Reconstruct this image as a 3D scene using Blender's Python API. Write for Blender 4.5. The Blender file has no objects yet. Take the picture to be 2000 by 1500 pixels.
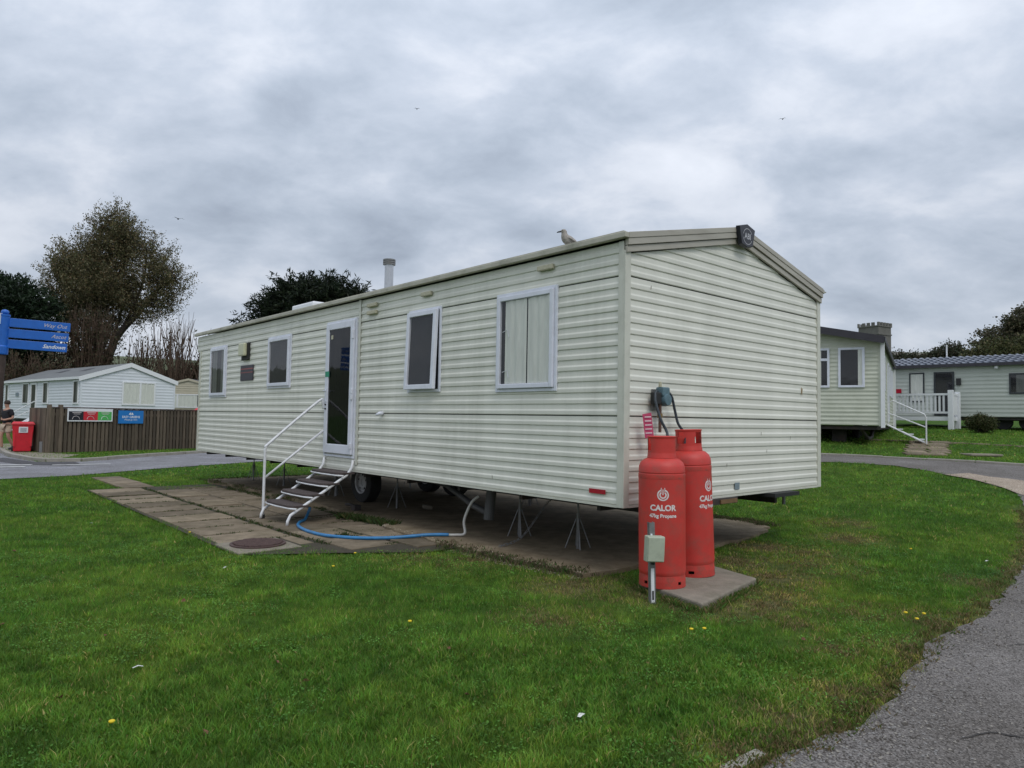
import bpy, bmesh, math, random
import numpy as np
from mathutils import Vector, Matrix
random.seed(7); rng = np.random.default_rng(11)
S = bpy.context.scene
COL = S.collection
R = math.radians

# ------------------------------------------------------------------ camera
cam_d = bpy.data.cameras.new('camera'); cam = bpy.data.objects.new('camera', cam_d); COL.objects.link(cam)
CAM_Z = 1.4
pitch, roll = math.atan(68/1377.), 0.01725
F = Vector((0, math.cos(pitch), math.sin(pitch)))
R0 = Vector((1, 0, 0)); U0 = R0.cross(F)
RR = R0*math.cos(roll) + U0*math.sin(roll); UU = -R0*math.sin(roll) + U0*math.cos(roll)
M = Matrix((RR, UU, -F)).transposed().to_4x4(); M.translation = Vector((0, 0, CAM_Z))
cam.matrix_world = M
cam_d.sensor_width = 36; cam_d.lens = 36*1377/2000.; cam_d.clip_start = .05; cam_d.clip_end = 3000
S.camera = cam
S.render.resolution_x = 1024; S.render.resolution_y = 768

# ------------------------------------------------------------------ world and sun
W = bpy.data.worlds.new("World"); S.world = W; W.use_nodes = True
SUN_EL, SUN_ROT = R(52), R(205)
def build_world():
    nt = W.node_tree; nt.nodes.clear(); N = nt.nodes.new; L = nt.links.new
    out = N('ShaderNodeOutputWorld'); bg = N('ShaderNodeBackground')
    sky = N('ShaderNodeTexSky'); sky.sky_type = 'NISHITA'; sky.sun_disc = False
    sky.sun_elevation = SUN_EL; sky.sun_rotation = SUN_ROT; sky.dust_density = 2.0
    tc = N('ShaderNodeTexCoord'); sep = N('ShaderNodeSeparateXYZ'); L(tc.outputs['Generated'], sep.inputs[0])
    def m(op, a, b=None, c=None):
        n = N('ShaderNodeMath'); n.operation = op
        for i, v in enumerate((a, b, c)):
            if v is None: continue
            if isinstance(v, (int, float)): n.inputs[i].default_value = v
            else: L(v, n.inputs[i])
        return n.outputs[0]
    z = m('MAXIMUM', sep.outputs[2], 0.0)
    zz = m('ADD', z, 0.40)
    cx = m('DIVIDE', sep.outputs[0], zz); cy = m('DIVIDE', sep.outputs[1], zz)
    comb = N('ShaderNodeCombineXYZ'); L(cx, comb.inputs[0]); L(cy, comb.inputs[1])
    def noise(scale, detail, rough, dist, off, sc=(1, 1, 1), rot=0):
        mp = N('ShaderNodeMapping'); mp.inputs['Location'].default_value = off; mp.inputs['Scale'].default_value = sc
        mp.inputs['Rotation'].default_value = (0, 0, rot)
        L(comb.outputs[0], mp.inputs[0])
        n = N('ShaderNodeTexNoise'); n.inputs['Scale'].default_value = scale; n.inputs['Detail'].default_value = detail
        n.inputs['Roughness'].default_value = rough; n.inputs['Distortion'].default_value = dist
        L(mp.outputs[0], n.inputs['Vector']); return n.outputs[0]
    n1 = noise(1.6, 9, .55, .15, (6.4, 2.9, 0), (1, 1.15, 1), .5)
    n2 = noise(4.4, 9, .56, .2, (9.3, 4.4, 2), (1.0, 1.3, 1), -.5)
    mix = m('ADD', m('MULTIPLY', n1, .58), m('MULTIPLY', n2, .42))
    ramp = N('ShaderNodeValToRGB'); L(mix, ramp.inputs[0])
    e = ramp.color_ramp.elements
    e[0].position = .30; e[0].color = (.225, .262, .325, 1)
    e[1].position = .68; e[1].color = (.60, .63, .69, 1)
    x = e.new(.43); x.color = (.335, .382, .455, 1)
    x = e.new(.495); x.color = (.405, .450, .525, 1)
    x = e.new(.56); x.color = (.50, .535, .60, 1)
    # overcast: horizon band slightly pale, and the cloud deck thinner and brighter overhead
    hz = m('POWER', m('SUBTRACT', 1.0, m('MINIMUM', m('MULTIPLY', z, 3.6), 1.0)), 2.0)
    mh = N('ShaderNodeMixRGB'); L(m('MULTIPLY', hz, .55), mh.inputs[0]); L(ramp.outputs[0], mh.inputs[1]); mh.inputs[2].default_value = (.54, .585, .66, 1)
    gain = m('ADD', .98, m('MULTIPLY', z, 1.0)); gain = m('MAXIMUM', gain, 1.0)
    sc = N('ShaderNodeVectorMath'); sc.operation = 'SCALE'; L(mh.outputs[0], sc.inputs[0]); L(gain, sc.inputs[3])
    # clouds over the clear sky: the physical sky only shines faintly through
    skys = N('ShaderNodeVectorMath'); skys.operation = 'SCALE'; L(sky.outputs[0], skys.inputs[0]); skys.inputs[3].default_value = .08
    mx = N('ShaderNodeMixRGB'); mx.inputs[0].default_value = .93; L(skys.outputs[0], mx.inputs[1]); L(sc.outputs[0], mx.inputs[2])
    L(mx.outputs[0], bg.inputs[0]); bg.inputs[1].default_value = 1.0; L(bg.outputs[0], out.inputs[0])
build_world()
sd = bpy.data.lights.new('sun', 'SUN'); sd.energy = 0.9; sd.angle = R(25); sd.color = (1, .96, .9)
sun = bpy.data.objects.new('sun', sd); COL.objects.link(sun)
# sun direction: behind the camera, a little to the right
az = R(155)   # compass-like: direction the light comes from, measured from +Y clockwise
dirv = Vector((math.sin(az)*math.cos(SUN_EL), math.cos(az)*math.cos(SUN_EL), math.sin(SUN_EL)))
sun.rotation_euler = dirv.to_track_quat('Z', 'Y').to_euler(); sun.location = (0, -10, 20)
S.view_settings.view_transform = 'Standard'; S.view_settings.look = 'None'; S.view_settings.exposure = 0.22; S.view_settings.gamma = 1
S.view_settings.use_curve_mapping = False
S.render.engine = 'CYCLES'; S.cycles.max_bounces = 6; S.cycles.diffuse_bounces = 3; S.cycles.transparent_max_bounces = 12

# ------------------------------------------------------------------ helpers
class MB:
    def __init__(s): s.v = []; s.f = []
    def add(s, vs, fs):
        o = len(s.v); s.v += [tuple(p) for p in vs]; s.f += [tuple(i+o for i in f) for f in fs]; return s
    def box(s, a, b):
        x0, y0, z0 = a; x1, y1, z1 = b
        x0, x1 = min(x0, x1), max(x0, x1); y0, y1 = min(y0, y1), max(y0, y1); z0, z1 = min(z0, z1), max(z0, z1)
        return s.add([(x0,y0,z0),(x1,y0,z0),(x1,y1,z0),(x0,y1,z0),(x0,y0,z1),(x1,y0,z1),(x1,y1,z1),(x0,y1,z1)],
              [(0,3,2,1),(4,5,6,7),(0,1,5,4),(1,2,6,5),(2,3,7,6),(3,0,4,7)])
    def bar(s, p, q, w, h, up=(0, 0, 1)):
        p = Vector(p); q = Vector(q); d = (q-p).normalized(); sx = d.cross(Vector(up))
        if sx.length < 1e-4: sx = d.cross(Vector((0, 1, 0)))
        sx.normalize(); sy = sx.cross(d).normalized(); a = sx*w/2; b = sy*h/2
        vs = [p-a-b, p+a-b, p+a+b, p-a+b, q-a-b, q+a-b, q+a+b, q-a+b]
        return s.add(vs, [(0,3,2,1),(4,5,6,7),(0,1,5,4),(1,2,6,5),(2,3,7,6),(3,0,4,7)])
    def tube(s, pts, r, n=8, cap=True):
        pts = [Vector(p) for p in pts]; k = len(pts); rs = r if isinstance(r, (list, tuple)) else [r]*k
        prev = None; vs = []
        for i, p in enumerate(pts):
            d = (pts[min(i+1, k-1)] - pts[max(i-1, 0)]).normalized()
            a = d.orthogonal().normalized() if prev is None else (prev - d*prev.dot(d)).normalized()
            prev = a; b = d.cross(a)
            for j in range(n):
                t = 2*math.pi*j/n; vs.append(p + (a*math.cos(t)+b*math.sin(t))*rs[i])
        fs = [(i*n+j, i*n+(j+1) % n, (i+1)*n+(j+1) % n, (i+1)*n+j) for i in range(k-1) for j in range(n)]
        if cap: fs += [tuple(range(n))[::-1], tuple(range((k-1)*n, k*n))]
        return s.add(vs, fs)
    def cyl(s, c, r, z0, z1, n=24, r2=None):
        return s.lathe(c, [(0, z0), (r, z0), (r if r2 is None else r2, z1), (0, z1)], n)
    def lathe(s, c, prof, n=32, axis=None):
        vs = []; fs = []; k = len(prof)
        for j in range(n):
            t = 2*math.pi*j/n
            for (r_, z) in prof: vs.append((c[0]+r_*math.cos(t), c[1]+r_*math.sin(t), c[2]+z))
        for j in range(n):
            for i in range(k-1):
                fs.append((j*k+i, ((j+1) % n)*k+i, ((j+1) % n)*k+i+1, j*k+i+1))
        return s.add(vs, fs)
    def prism(s, poly, z0, z1):
        n = len(poly)
        vs = [(x, y, z0) for x, y in poly] + [(x, y, z1) for x, y in poly]
        fs = [tuple(range(n))[::-1], tuple(range(n, 2*n))] + [(i, (i+1) % n, n+(i+1) % n, n+i) for i in range(n)]
        return s.add(vs, fs)
    def xf(s, m): s.v = [tuple(m @ Vector(p)) for p in s.v]; return s
    def build(s, name, mat, parent=None, smooth=False, bevel=0, loc=None, recalc=True):
        me = bpy.data.meshes.new(name); me.from_pydata(s.v, [], s.f); me.materials.append(mat)
        if recalc:
            bm = bmesh.new(); bm.from_mesh(me); bmesh.ops.remove_doubles(bm, verts=bm.verts, dist=1e-5)
            bmesh.ops.recalc_face_normals(bm, faces=bm.faces); bm.to_mesh(me); bm.free()
        if smooth: me.shade_smooth()
        o = bpy.data.objects.new(name, me); COL.objects.link(o); o.parent = parent
        if loc: o.location = loc
        if bevel:
            b = o.modifiers.new('b', 'BEVEL'); b.width = bevel; b.segments = 2; b.limit_method = 'ANGLE'; b.angle_limit = R(40)
        return o
def tag(o, label=None, cat=None, group=None, kind=None):
    if label: o['label'] = label
    if cat: o['category'] = cat
    if group: o['group'] = group
    if kind: o['kind'] = kind
    return o
def empty(name, loc, rz=0, label=None, cat=None, group=None):
    o = bpy.data.objects.new(name, None); COL.objects.link(o); o.location = loc; o.rotation_euler = (0, 0, rz); o.empty_display_size = .1
    return tag(o, label, cat, group)
def copy_tree(o, parent=None):
    c = o.copy(); COL.objects.link(c); c.parent = parent
    for ch in list(o.children): copy_tree(ch, c)
    return c
def smooth_by_angle(o, ang=35):
    me = o.data
    me.shade_smooth()
    bm = bmesh.new(); bm.from_mesh(me)
    for e in bm.edges:
        if len(e.link_faces) == 2 and e.calc_face_angle(0) > R(ang): e.smooth = False
    bm.to_mesh(me); bm.free(); return o

# materials
def mat(name, col, rough=.6, var=.12, scale=6, bump=0, bscale=60, metal=0, dirt=None, dscale=2.5, damt=.5, spec=.5, stretch=(1, 1, 1), coat=0, rnd=0):
    m = bpy.data.materials.new(name); m.use_nodes = True; nt = m.node_tree; N = nt.nodes.new; L = nt.links.new
    b = nt.nodes['Principled BSDF']; b.inputs['Roughness'].default_value = rough; b.inputs['Metallic'].default_value = metal
    b.inputs['Specular IOR Level'].default_value = spec
    if coat: b.inputs['Coat Weight'].default_value = coat
    tc = N('ShaderNodeTexCoord'); mp = N('ShaderNodeMapping'); mp.inputs['Scale'].default_value = stretch; L(tc.outputs['Object'], mp.inputs[0])
    n = N('ShaderNodeTexNoise'); n.inputs['Scale'].default_value = scale; n.inputs['Detail'].default_value = 6; n.inputs['Roughness'].default_value = .6
    L(mp.outputs[0], n.inputs['Vector'])
    r = N('ShaderNodeValToRGB'); L(n.outputs[0], r.inputs[0]); e = r.color_ramp.elements
    e[0].position = .3; e[1].position = .7
    e[0].color = tuple(c*(1-var) for c in col)+(1,); e[1].color = tuple(min(1, c*(1+var)) for c in col)+(1,)
    last = r.outputs[0]
    if dirt:
        n2 = N('ShaderNodeTexNoise'); n2.inputs['Scale'].default_value = dscale; n2.inputs['Detail'].default_value = 8; n2.inputs['Roughness'].default_value = .7
        L(mp.outputs[0], n2.inputs['Vector'])
        r2 = N('ShaderNodeValToRGB'); L(n2.outputs[0], r2.inputs[0]); r2.color_ramp.elements[0].position = .48; r2.color_ramp.elements[1].position = .72
        r2.color_ramp.elements[0].color = (0, 0, 0, 1); r2.color_ramp.elements[1].color = (damt, damt, damt, 1)
        mx = N('ShaderNodeMixRGB'); L(r2.outputs[0], mx.inputs[0]); L(last, mx.inputs[1]); mx.inputs[2].default_value = tuple(dirt)+(1,); last = mx.outputs[0]
    if rnd:
        oi = N('ShaderNodeObjectInfo'); mr = N('ShaderNodeMapRange'); L(oi.outputs['Random'], mr.inputs[0]); mr.inputs[3].default_value = 1-rnd; mr.inputs[4].default_value = 1+rnd
        sc = N('ShaderNodeVectorMath'); sc.operation = 'SCALE'; L(last, sc.inputs[0]); L(mr.outputs[0], sc.inputs[3]); last = sc.outputs[0]
    L(last, b.inputs['Base Color'])
    if bump:
        n3 = N('ShaderNodeTexNoise'); n3.inputs['Scale'].default_value = bscale; n3.inputs['Detail'].default_value = 4; L(mp.outputs[0], n3.inputs['Vector'])
        bp = N('ShaderNodeBump'); bp.inputs['Strength'].default_value = bump; bp.inputs['Distance'].default_value = .01
        L(n3.outputs[0], bp.inputs['Height']); L(bp.outputs[0], b.inputs['Normal'])
    return m
def mat_attr(name, rough=.6, trans=.25, spec=.3):
    m = bpy.data.materials.new(name); m.use_nodes = True; nt = m.node_tree; N = nt.nodes.new; L = nt.links.new
    b = nt.nodes['Principled BSDF']; out = nt.nodes['Material Output']; b.inputs['Roughness'].default_value = rough; b.inputs['Specular IOR Level'].default_value = spec
    a = N('ShaderNodeAttribute'); a.attribute_name = 'Col'; L(a.outputs['Color'], b.inputs['Base Color'])
    if trans:
        t = N('ShaderNodeBsdfTranslucent'); L(a.outputs['Color'], t.inputs[0]); mx = N('ShaderNodeMixShader'); mx.inputs[0].default_value = trans
        L(b.outputs[0], mx.inputs[1]); L(t.outputs[0], mx.inputs[2]); L(mx.outputs[0], out.inputs[0])
    return m
def mat_glass(name, tint=(1, .99, .97), see=.93):
    m = bpy.data.materials.new(name); m.use_nodes = True; nt = m.node_tree; N = nt.nodes.new; L = nt.links.new
    nt.nodes.remove(nt.nodes['Principled BSDF']); out = nt.nodes['Material Output']
    tr = N('ShaderNodeBsdfTransparent'); tr.inputs[0].default_value = (tint[0]*see, tint[1]*see, tint[2]*see, 1)
    gl = N('ShaderNodeBsdfGlossy'); gl.inputs['Roughness'].default_value = .03; gl.inputs[0].default_value = (1, 1, 1, 1)
    fr = N('ShaderNodeLayerWeight'); fr.inputs['Blend'].default_value = .5
    pw_ = N('ShaderNodeMath'); pw_.operation = 'POWER'; L(fr.outputs['Facing'], pw_.inputs[0]); pw_.inputs[1].default_value = 5.0
    ad = N('ShaderNodeMath'); ad.operation = 'MULTIPLY_ADD'; L(pw_.outputs[0], ad.inputs[0]); ad.inputs[1].default_value = .62; ad.inputs[2].default_value = .04
    nz = N('ShaderNodeTexNoise'); nz.inputs['Scale'].default_value = 1.6; bp = N('ShaderNodeBump'); bp.inputs['Strength'].default_value = .04; bp.inputs['Distance'].default_value = .1
    L(nz.outputs[0], bp.inputs['Height']); L(bp.outputs[0], gl.inputs['Normal'])
    mx = N('ShaderNodeMixShader'); L(ad.outputs[0], mx.inputs[0]); L(tr.outputs[0], mx.inputs[1]); L(gl.outputs[0], mx.inputs[2]); L(mx.outputs[0], out.inputs[0])
    return m

def siding_mat(name, col, streak=(.20, .21, .15), amt=.24):
    """aluminium cladding: fine colour drift, vertical rain streaks and faint green dirt along the lower edge of each row"""
    m = mat(name, col, .42, .05, 1.3, dirt=streak, dscale=1.0, damt=amt, stretch=(2.4, 2.4, .22), spec=.5, rnd=.025)
    nt = m.node_tree; N = nt.nodes.new; L = nt.links.new; b = nt.nodes['Principled BSDF']
    tc = N('ShaderNodeTexCoord'); n = N('ShaderNodeTexNoise'); n.inputs['Scale'].default_value = 3.2; n.inputs['Detail'].default_value = 3; L(tc.outputs['Object'], n.inputs['Vector'])
    bp = N('ShaderNodeBump'); bp.inputs['Strength'].default_value = .25; bp.inputs['Distance'].default_value = .012; L(n.outputs[0], bp.inputs['Height']); L(bp.outputs[0], b.inputs['Normal'])
    return m
MAT = dict(
    siding=siding_mat('cladding_cream', (.71, .705, .625)),
    gablesid=siding_mat('cladding_cream_gable', (.71, .705, .625), amt=.14),
    trim=mat('corner_trim', (.60, .60, .52), .4, .05, 4, dirt=(.2, .2, .14), dscale=3, damt=.3),
    barge=mat('barge_board', (.41, .385, .33), .5, .08, 3, dirt=(.2, .17, .12), dscale=2.5, damt=.45, stretch=(.4, .4, 3)),
    gutter=mat('gutter', (.46, .44, .36), .5, .15, 8, dirt=(.10, .10, .06), dscale=4, damt=.7),
    roofm=mat('roof_sheet', (.35, .36, .34), .6, .15, 2, dirt=(.12, .12, .09)),
    upvc=mat('white_frame', (.72, .74, .82), .3, .03, 5, dirt=(.35, .36, .36), dscale=6, damt=.25),
    black=mat('black_rubber', (.02, .02, .02), .7, .2, 20),
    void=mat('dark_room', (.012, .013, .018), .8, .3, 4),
    chassis=mat('chassis_steel', (.035, .03, .028), .75, .3, 9, dirt=(.10, .05, .03), damt=.5),
    glass=mat_glass('window_glass'),
    dglass=mat_glass('door_glass', (.6, .62, .66), .45),
    curtain=mat('net_curtain', (.72, .75, .71), .9, .08, 8, stretch=(3, 3, .5)),
    curtain_dk=mat('dim_curtain', (.13, .14, .14), .9, .2, 4, stretch=(4, 4, .5)),
    whitemetal=mat('white_tube', (.72, .73, .75), .35, .04, 8, dirt=(.3, .25, .2), dscale=14, damt=.35),
    tread=mat('step_tread', (.075, .058, .055), .85, .2, 40, bump=.5, bscale=200),
    galv=mat('galvanised_steel', (.22, .22, .22), .5, .15, 20, metal=.5, dirt=(.16, .12, .09), dscale=9),
    tyre=mat('tyre_rubber', (.02, .02, .02), .8, .2, 30, bump=.4),
    rim=mat('wheel_rim', (.42, .42, .43), .5, .15, 18, dirt=(.16, .1, .07), dscale=12),
    redpaint=mat('red_paint', (.53, .040, .030), .5, .12, 5, dirt=(.30, .075, .055), dscale=7, damt=.75, bump=.06, bscale=90),
    whiteprint=mat('white_print', (.72, .70, .68), .5, .08, 30, dirt=(.6, .1, .08), dscale=60, damt=.6),
    brass=mat('brass', (.35, .22, .09), .4, .2, 40, metal=.7),
    regul=mat('regulator_paint', (.10, .17, .20), .5, .2, 40),
    hoseblk=mat('rubber_hose', (.035, .045, .055), .5, .1, 30),
    pinktag=mat('pink_tag', (.52, .06, .14), .5, .1, 30),
    tagwhite=mat('tag_print', (.8, .65, .68), .5, .05, 30),
    bluehose=mat('blue_hose', (.03, .19, .42), .4, .12, 20, dirt=(.02, .08, .16), dscale=12),
    whitepipe=mat('white_pipe', (.55, .54, .50), .4, .1, 20, dirt=(.25, .22, .16), dscale=20),
    greypipe=mat('grey_pipe', (.09, .09, .09), .5, .12, 12),
    concrete=None, paving=None,
    padconc=mat('pad_concrete', (.235, .205, .160), .9, .16, 9, bump=.6, bscale=70, dirt=(.12, .11, .07), dscale=5, damt=.7),
    boxgrey=mat('meter_box_plastic', (.40, .44, .34), .5, .06, 10, dirt=(.22, .24, .18), dscale=9),
    oldwood=mat('fence_wood', (.105, .080, .058), .9, .35, 5, stretch=(6, 6, .5), bump=.5, bscale=40, dirt=(.05, .05, .03), dscale=3, damt=.8, rnd=.4),
    postwood=mat('post_wood', (.06, .04, .035), .8, .25, 12),
    fbblue=mat('sign_blue', (.012, .12, .50), .4, .10, 10),
    white=mat('white_plastic', (.75, .76, .78), .4, .04, 10),
    beige=mat('vent_plastic', (.50, .47, .34), .5, .08, 20, dirt=(.25, .23, .15), dscale=30),
    reflector=mat('red_reflector', (.38, .012, .03), .25, .1, 60),
    plaque=mat('plaque_face', (.03, .025, .04), .4, .2, 20),
    plaquered=mat('plaque_stripe', (.28, .08, .08), .5, .1, 20),
    green=mat('green_sticker', (.02, .28, .16), .5, .1, 20),
    rust=mat('rust_stain', (.30, .20, .09), .8, .3, 40),
    greypatch=mat('grey_patch', (.20, .25, .28), .6, .2, 60),
    grime=mat('grime', (.16, .15, .11), .8, .3, 40),
    flue=mat('flue_steel', (.50, .51, .53), .28, .08, 20, metal=.7),
    iron=mat('cast_iron', (.085, .05, .045), .75, .3, 20, bump=.4),
    kerb=mat('kerb_concrete', (.30, .28, .24), .9, .15, 8, bump=.4, dirt=(.13, .12, .09), dscale=4, damt=.7),
    roadpaint=mat('road_paint', (.60, .60, .58), .8, .15, 12, dirt=(.22, .22, .22), dscale=6, damt=.8),
    soil=mat('soil', (.050, .042, .026), .95, .3, 12, bump=.8),
    stonew=mat('church_stone', (.15, .145, .130), .9, .22, 1.2, bump=.5, bscale=6, dirt=(.11, .105, .09), dscale=.6, damt=.7),
    darkroof=mat('dark_fascia', (.03, .027, .035), .5, .15, 4),
    tile=mat('tile_roof', (.10, .115, .15), .35, .25, 3),
    slate=mat('slate_roof', (.15, .14, .12), .8, .25, 1.5),
    greyroof=mat('pale_roof_sheet', (.13, .135, .135), .6, .15, 1.5, stretch=(4, .4, 1)),
    whitesid=mat('white_cladding', (.66, .69, .73), .45, .04, 2),
    creamsid=mat('cream_cladding', (.56, .575, .475), .5, .05, 2, dirt=(.3, .32, .22), dscale=1.5, damt=.35),
    tansid=mat('tan_cladding', (.46, .42, .32), .5, .05, 2),
    graysid=mat('grey_cladding', (.46, .49, .44), .5, .05, 2),
    bluebin=mat('red_bin', (.62, .02, .035), .4, .08, 6, dirt=(.4, .02, .03), dscale=4),
    skin=mat('skin', (.42, .24, .17), .6, .05, 10), hair=mat('hair', (.03, .02, .015), .8, .3, 60),
    shirt=mat('black_cotton', (.012, .012, .016), .9, .2, 30), shorts=mat('beige_cotton', (.50, .40, .30), .9, .1, 30),
    shoe=mat('dark_shoe', (.03, .035, .05), .7, .2, 30),
    gull=mat('gull_feathers', (.34, .31, .28), .9, .35, 45, dirt=(.17, .145, .12), dscale=60, damt=.75), gullhead=mat('gull_head', (.32, .29, .26), .9, .25, 60), beak=mat('gull_beak', (.02, .02, .02), .4, .1, 20),
    birddark=mat('bird_silhouette', (.05, .05, .055), .9, .2, 20),
    bark=mat('bark', (.05, .04, .032), .95, .3, 4, bump=.8, bscale=12, stretch=(3, 3, .6)),
    twig=mat('twigs', (.095, .062, .042), .95, .25, 2),
    sign_black=mat('panel_black', (.012, .012, .02), .4, .1, 8), sign_red=mat('panel_red', (.55, .02, .035), .4, .05, 8),
    sign_green=mat('panel_green', (.08, .42, .10), .4, .05, 8), sign_pic=mat('panel_picture', (.55, .5, .5), .5, .2, 20),
    dandelion=mat('dandelion_yellow', (.75, .55, .02), .7, .1, 30), litter=mat('paper_litter', (.65, .65, .62), .8, .1, 30),
    deadleaf=mat('dead_leaf', (.16, .07, .04), .8, .4, 40), pearl=mat('badge_print', (.45, .45, .48), .4, .1, 30),
    amber=mat('amber_paint', (.17, .10, .045), .5, .2, 20),
)
leafmat = mat_attr('leaves', .65, .25)

# ------------------------------------------------------------------ terrain
def smst(a, b, x):
    t = np.clip((x-a)/(b-a), 0, 1); return t*t*(3-2*t)
RY = [-100, 7.5, 8.5, 10, 12, 14.2, 15.2, 17.6, 18.6, 20, 23, 28, 40, 170, 2000]
RZ = [0, 0, .05, .17, .38, .585, .625, .645, .75, .9, 1.06, 1.29, 1.7, 6, 9]
LY = [-100, 30, 40, 200, 2000]; LZ = [0, 0, .36, 3, 6]
def H(x, y):
    x = np.asarray(x, float); y = np.asarray(y, float)
    g = smst(2.5, 7, x)
    return -.04*smst(-.5, -3, x) if False else -.04*smst(.5, 3., -x) + np.interp(y, RY, RZ)*g + np.interp(y, LY, LZ)*(1-g)
def Hs(x, y): return float(H(x, y))
NX, NY = .98, 6.15
U_ = (-.66262, .74896); V_ = (.74896, .66262)
def ST(s, t): return (NX+s*U_[0]+t*V_[0], NY+s*U_[1]+t*V_[1])
def toST(x, y):
    dx = x-NX; dy = y-NY; return dx*U_[0]+dy*U_[1], dx*V_[0]+dy*V_[1]
def inpoly(x, y, poly):
    c = np.zeros(np.shape(x), bool); n = len(poly)
    for i in range(n):
        x1, y1 = poly[i]; x2, y2 = poly[(i+1) % n]
        if y1 == y2: continue
        c ^= ((y1 > y) != (y2 > y)) & (x < (x2-x1)*(y-y1)/(y2-y1)+x1)
    return c
def vnoise(x, y, sc, seed=0):
    x = np.asarray(x)*sc+seed*17.3; y = np.asarray(y)*sc+seed*9.1
    xi = np.floor(x).astype(int); yi = np.floor(y).astype(int); fx = x-xi; fy = y-yi; fx = fx*fx*(3-2*fx); fy = fy*fy*(3-2*fy)
    h = lambda a, b: (np.sin(a*127.1+b*311.7+seed)*43758.5453) % 1
    return (h(xi, yi)*(1-fx)+h(xi+1, yi)*fx)*(1-fy)+(h(xi, yi+1)*(1-fx)+h(xi+1, yi+1)*fx)*fy
def fbm(x, y, sc, seed=0): return .5*vnoise(x, y, sc, seed)+.3*vnoise(x, y, sc*2.1, seed+1)+.2*vnoise(x, y, sc*4.3, seed+2)

# plan outlines (metres)
NEAR_PATH = [(.2, 1.9), (.62, 2.5), (1.11, 2.94), (1.42, 3.18), (1.79, 3.46), (2.23, 3.99), (2.86, 4.7), (3.50, 5.28), (4.70, 6.62), (5.86, 7.97), (6.72, 9.1), (7.42, 10.2), (8.04, 11.2), (8.29, 12.1),
             (8.2, 13.0), (7.75, 14.1), (6.57, 14.9), (4, 15.9), (0, 20), (-5, 27), (-7, 32)]
NEAR_OUT = [(2.0, -3), (4, 1), (6, 3.5), (9, 6), (12, 8.8), (13.2, 10.9), (14.0, 11.9), (13.4, 12.9), (11.6, 13.6), (10.13, 14.9), (9.06, 15.9), (8.03, 16.9), (6.94, 17.5), (5, 18.3), (2.5, 21.5), (-2, 28), (-3, 32)]
_np = NEAR_PATH; NEAR_PATH = []
for _i in range(len(_np)-1):   # rounded, evenly stepped edge
    p0, p1, p2, p3 = [np.array(_np[max(0, min(len(_np)-1, _i+k))]) for k in (-1, 0, 1, 2)]
    for _t in (0, .25, .5, .75): NEAR_PATH.append(tuple(.5*((2*p1)+(-p0+p2)*_t+(2*p0-5*p1+4*p2-p3)*_t*_t+(-p0+3*p1-3*p2+p3)*_t**3)))
NEAR_PATH.append(_np[-1])
RIGHT_ROAD = NEAR_PATH + NEAR_OUT[::-1] + [(-2, -3)]
LR_NEAR = [(-16.5, 12.4), (-10.6, 14.6), (-9.67, 15.85), (-9.08, 18.0), (-7.9, 20.9), (-6.2, 25.5), (-4.6, 31), (-4, 45)]
LR_FAR = [(-9, 45), (-9.9, 31), (-11, 26.3), (-11.9, 22.3), (-12.15, 20.2), (-13.2, 19.75), (-15.4, 21.7), (-20, 27.5), (-30, 31), (-30, 24), (-24, 19)]
LEFT_ROAD = LR_NEAR + LR_FAR
SLAB = [ST(*p) for p in [(.34, -.10), (1.2, -.2), (2.3, -.24), (3.75, -.12), (3.95, .12), (6.6, .2), (11.2, .25), (11.2, 3.9), (1.9, 4.1), (1.25, 4.3), (.85, 4.05), (.55, 3.3), (.42, 1.8), (.25, 1.0)]]
PAVING = [ST(*p) for p in [(3.4, -2.05), (10.75, -1.98), (10.75, -1.46), (13.55, -1.46), (13.6, -.86), (10.1, -.86), (10.0, .0), (10.9, .25), (11, .6), (3.2, .6), (2.2, -.1), (2.2, -.55), (2.72, -1.26), (3.35, -1.3)]]
PAD = [(1.09, 5.93), (1.43, 5.26), (2.14, 6.16), (1.85, 6.78)]
RPATH = [(8.95, 17.7), (9.9, 17.7), (12.1, 20.9), (11.0, 21.0)]
def lawn_mask(x, y, ragged=0):
    jx = x + ragged*(vnoise(x, y, 6, 3)-.5) + ragged*.8*(vnoise(x, y, 25, 5)-.5); jy = y + ragged*(vnoise(x, y, 6, 4)-.5) + ragged*.8*(vnoise(x, y, 25, 6)-.5)
    m = np.ones(np.shape(x), bool)
    for p in (RIGHT_ROAD, LEFT_ROAD, SLAB, PAVING): m &= ~inpoly(jx, jy, p)
    m &= ~inpoly(x, y, PAD)
    return m
# dry and bare patches of the lawn: x, y, radius, strength
DRY = [(1.55, 5.35, .38, .95), (1.95, 5.45, .30, .9), (2.2, 5.8, .35, .8), (1.1, 5.7, .4, .7), (.6, 6.05, .55, .75), (2.35, 6.5, .6, .8), (2.9, 8.0, .45, .9), (2.2, 7.2, .4, 1.0), (2.0, 5.0, .25, .6), (3.3, 7.7, .5, .6), (4.1, 8.6, .45, .9), (4.5, 9.6, .45, .6),
       (2.9, 7.1, .7, .5), (-.3, 7.0, .6, .45), (1.3, 3.4, .32, .6), (1.75, 3.75, .3, .6), (2.5, 4.5, .3, .6), (3.1, 5.2, .3, .5), (4.2, 6.4, .35, .5), (2.0, 4.4, .3, .3), (.35, 5.0, .5, .3), (2.6, 5.3, .4, .25), (-.9, 7.0, .5, .35), (-6, 12.5, .6, .3), (.95, 3.1, .2, .6)]
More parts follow.
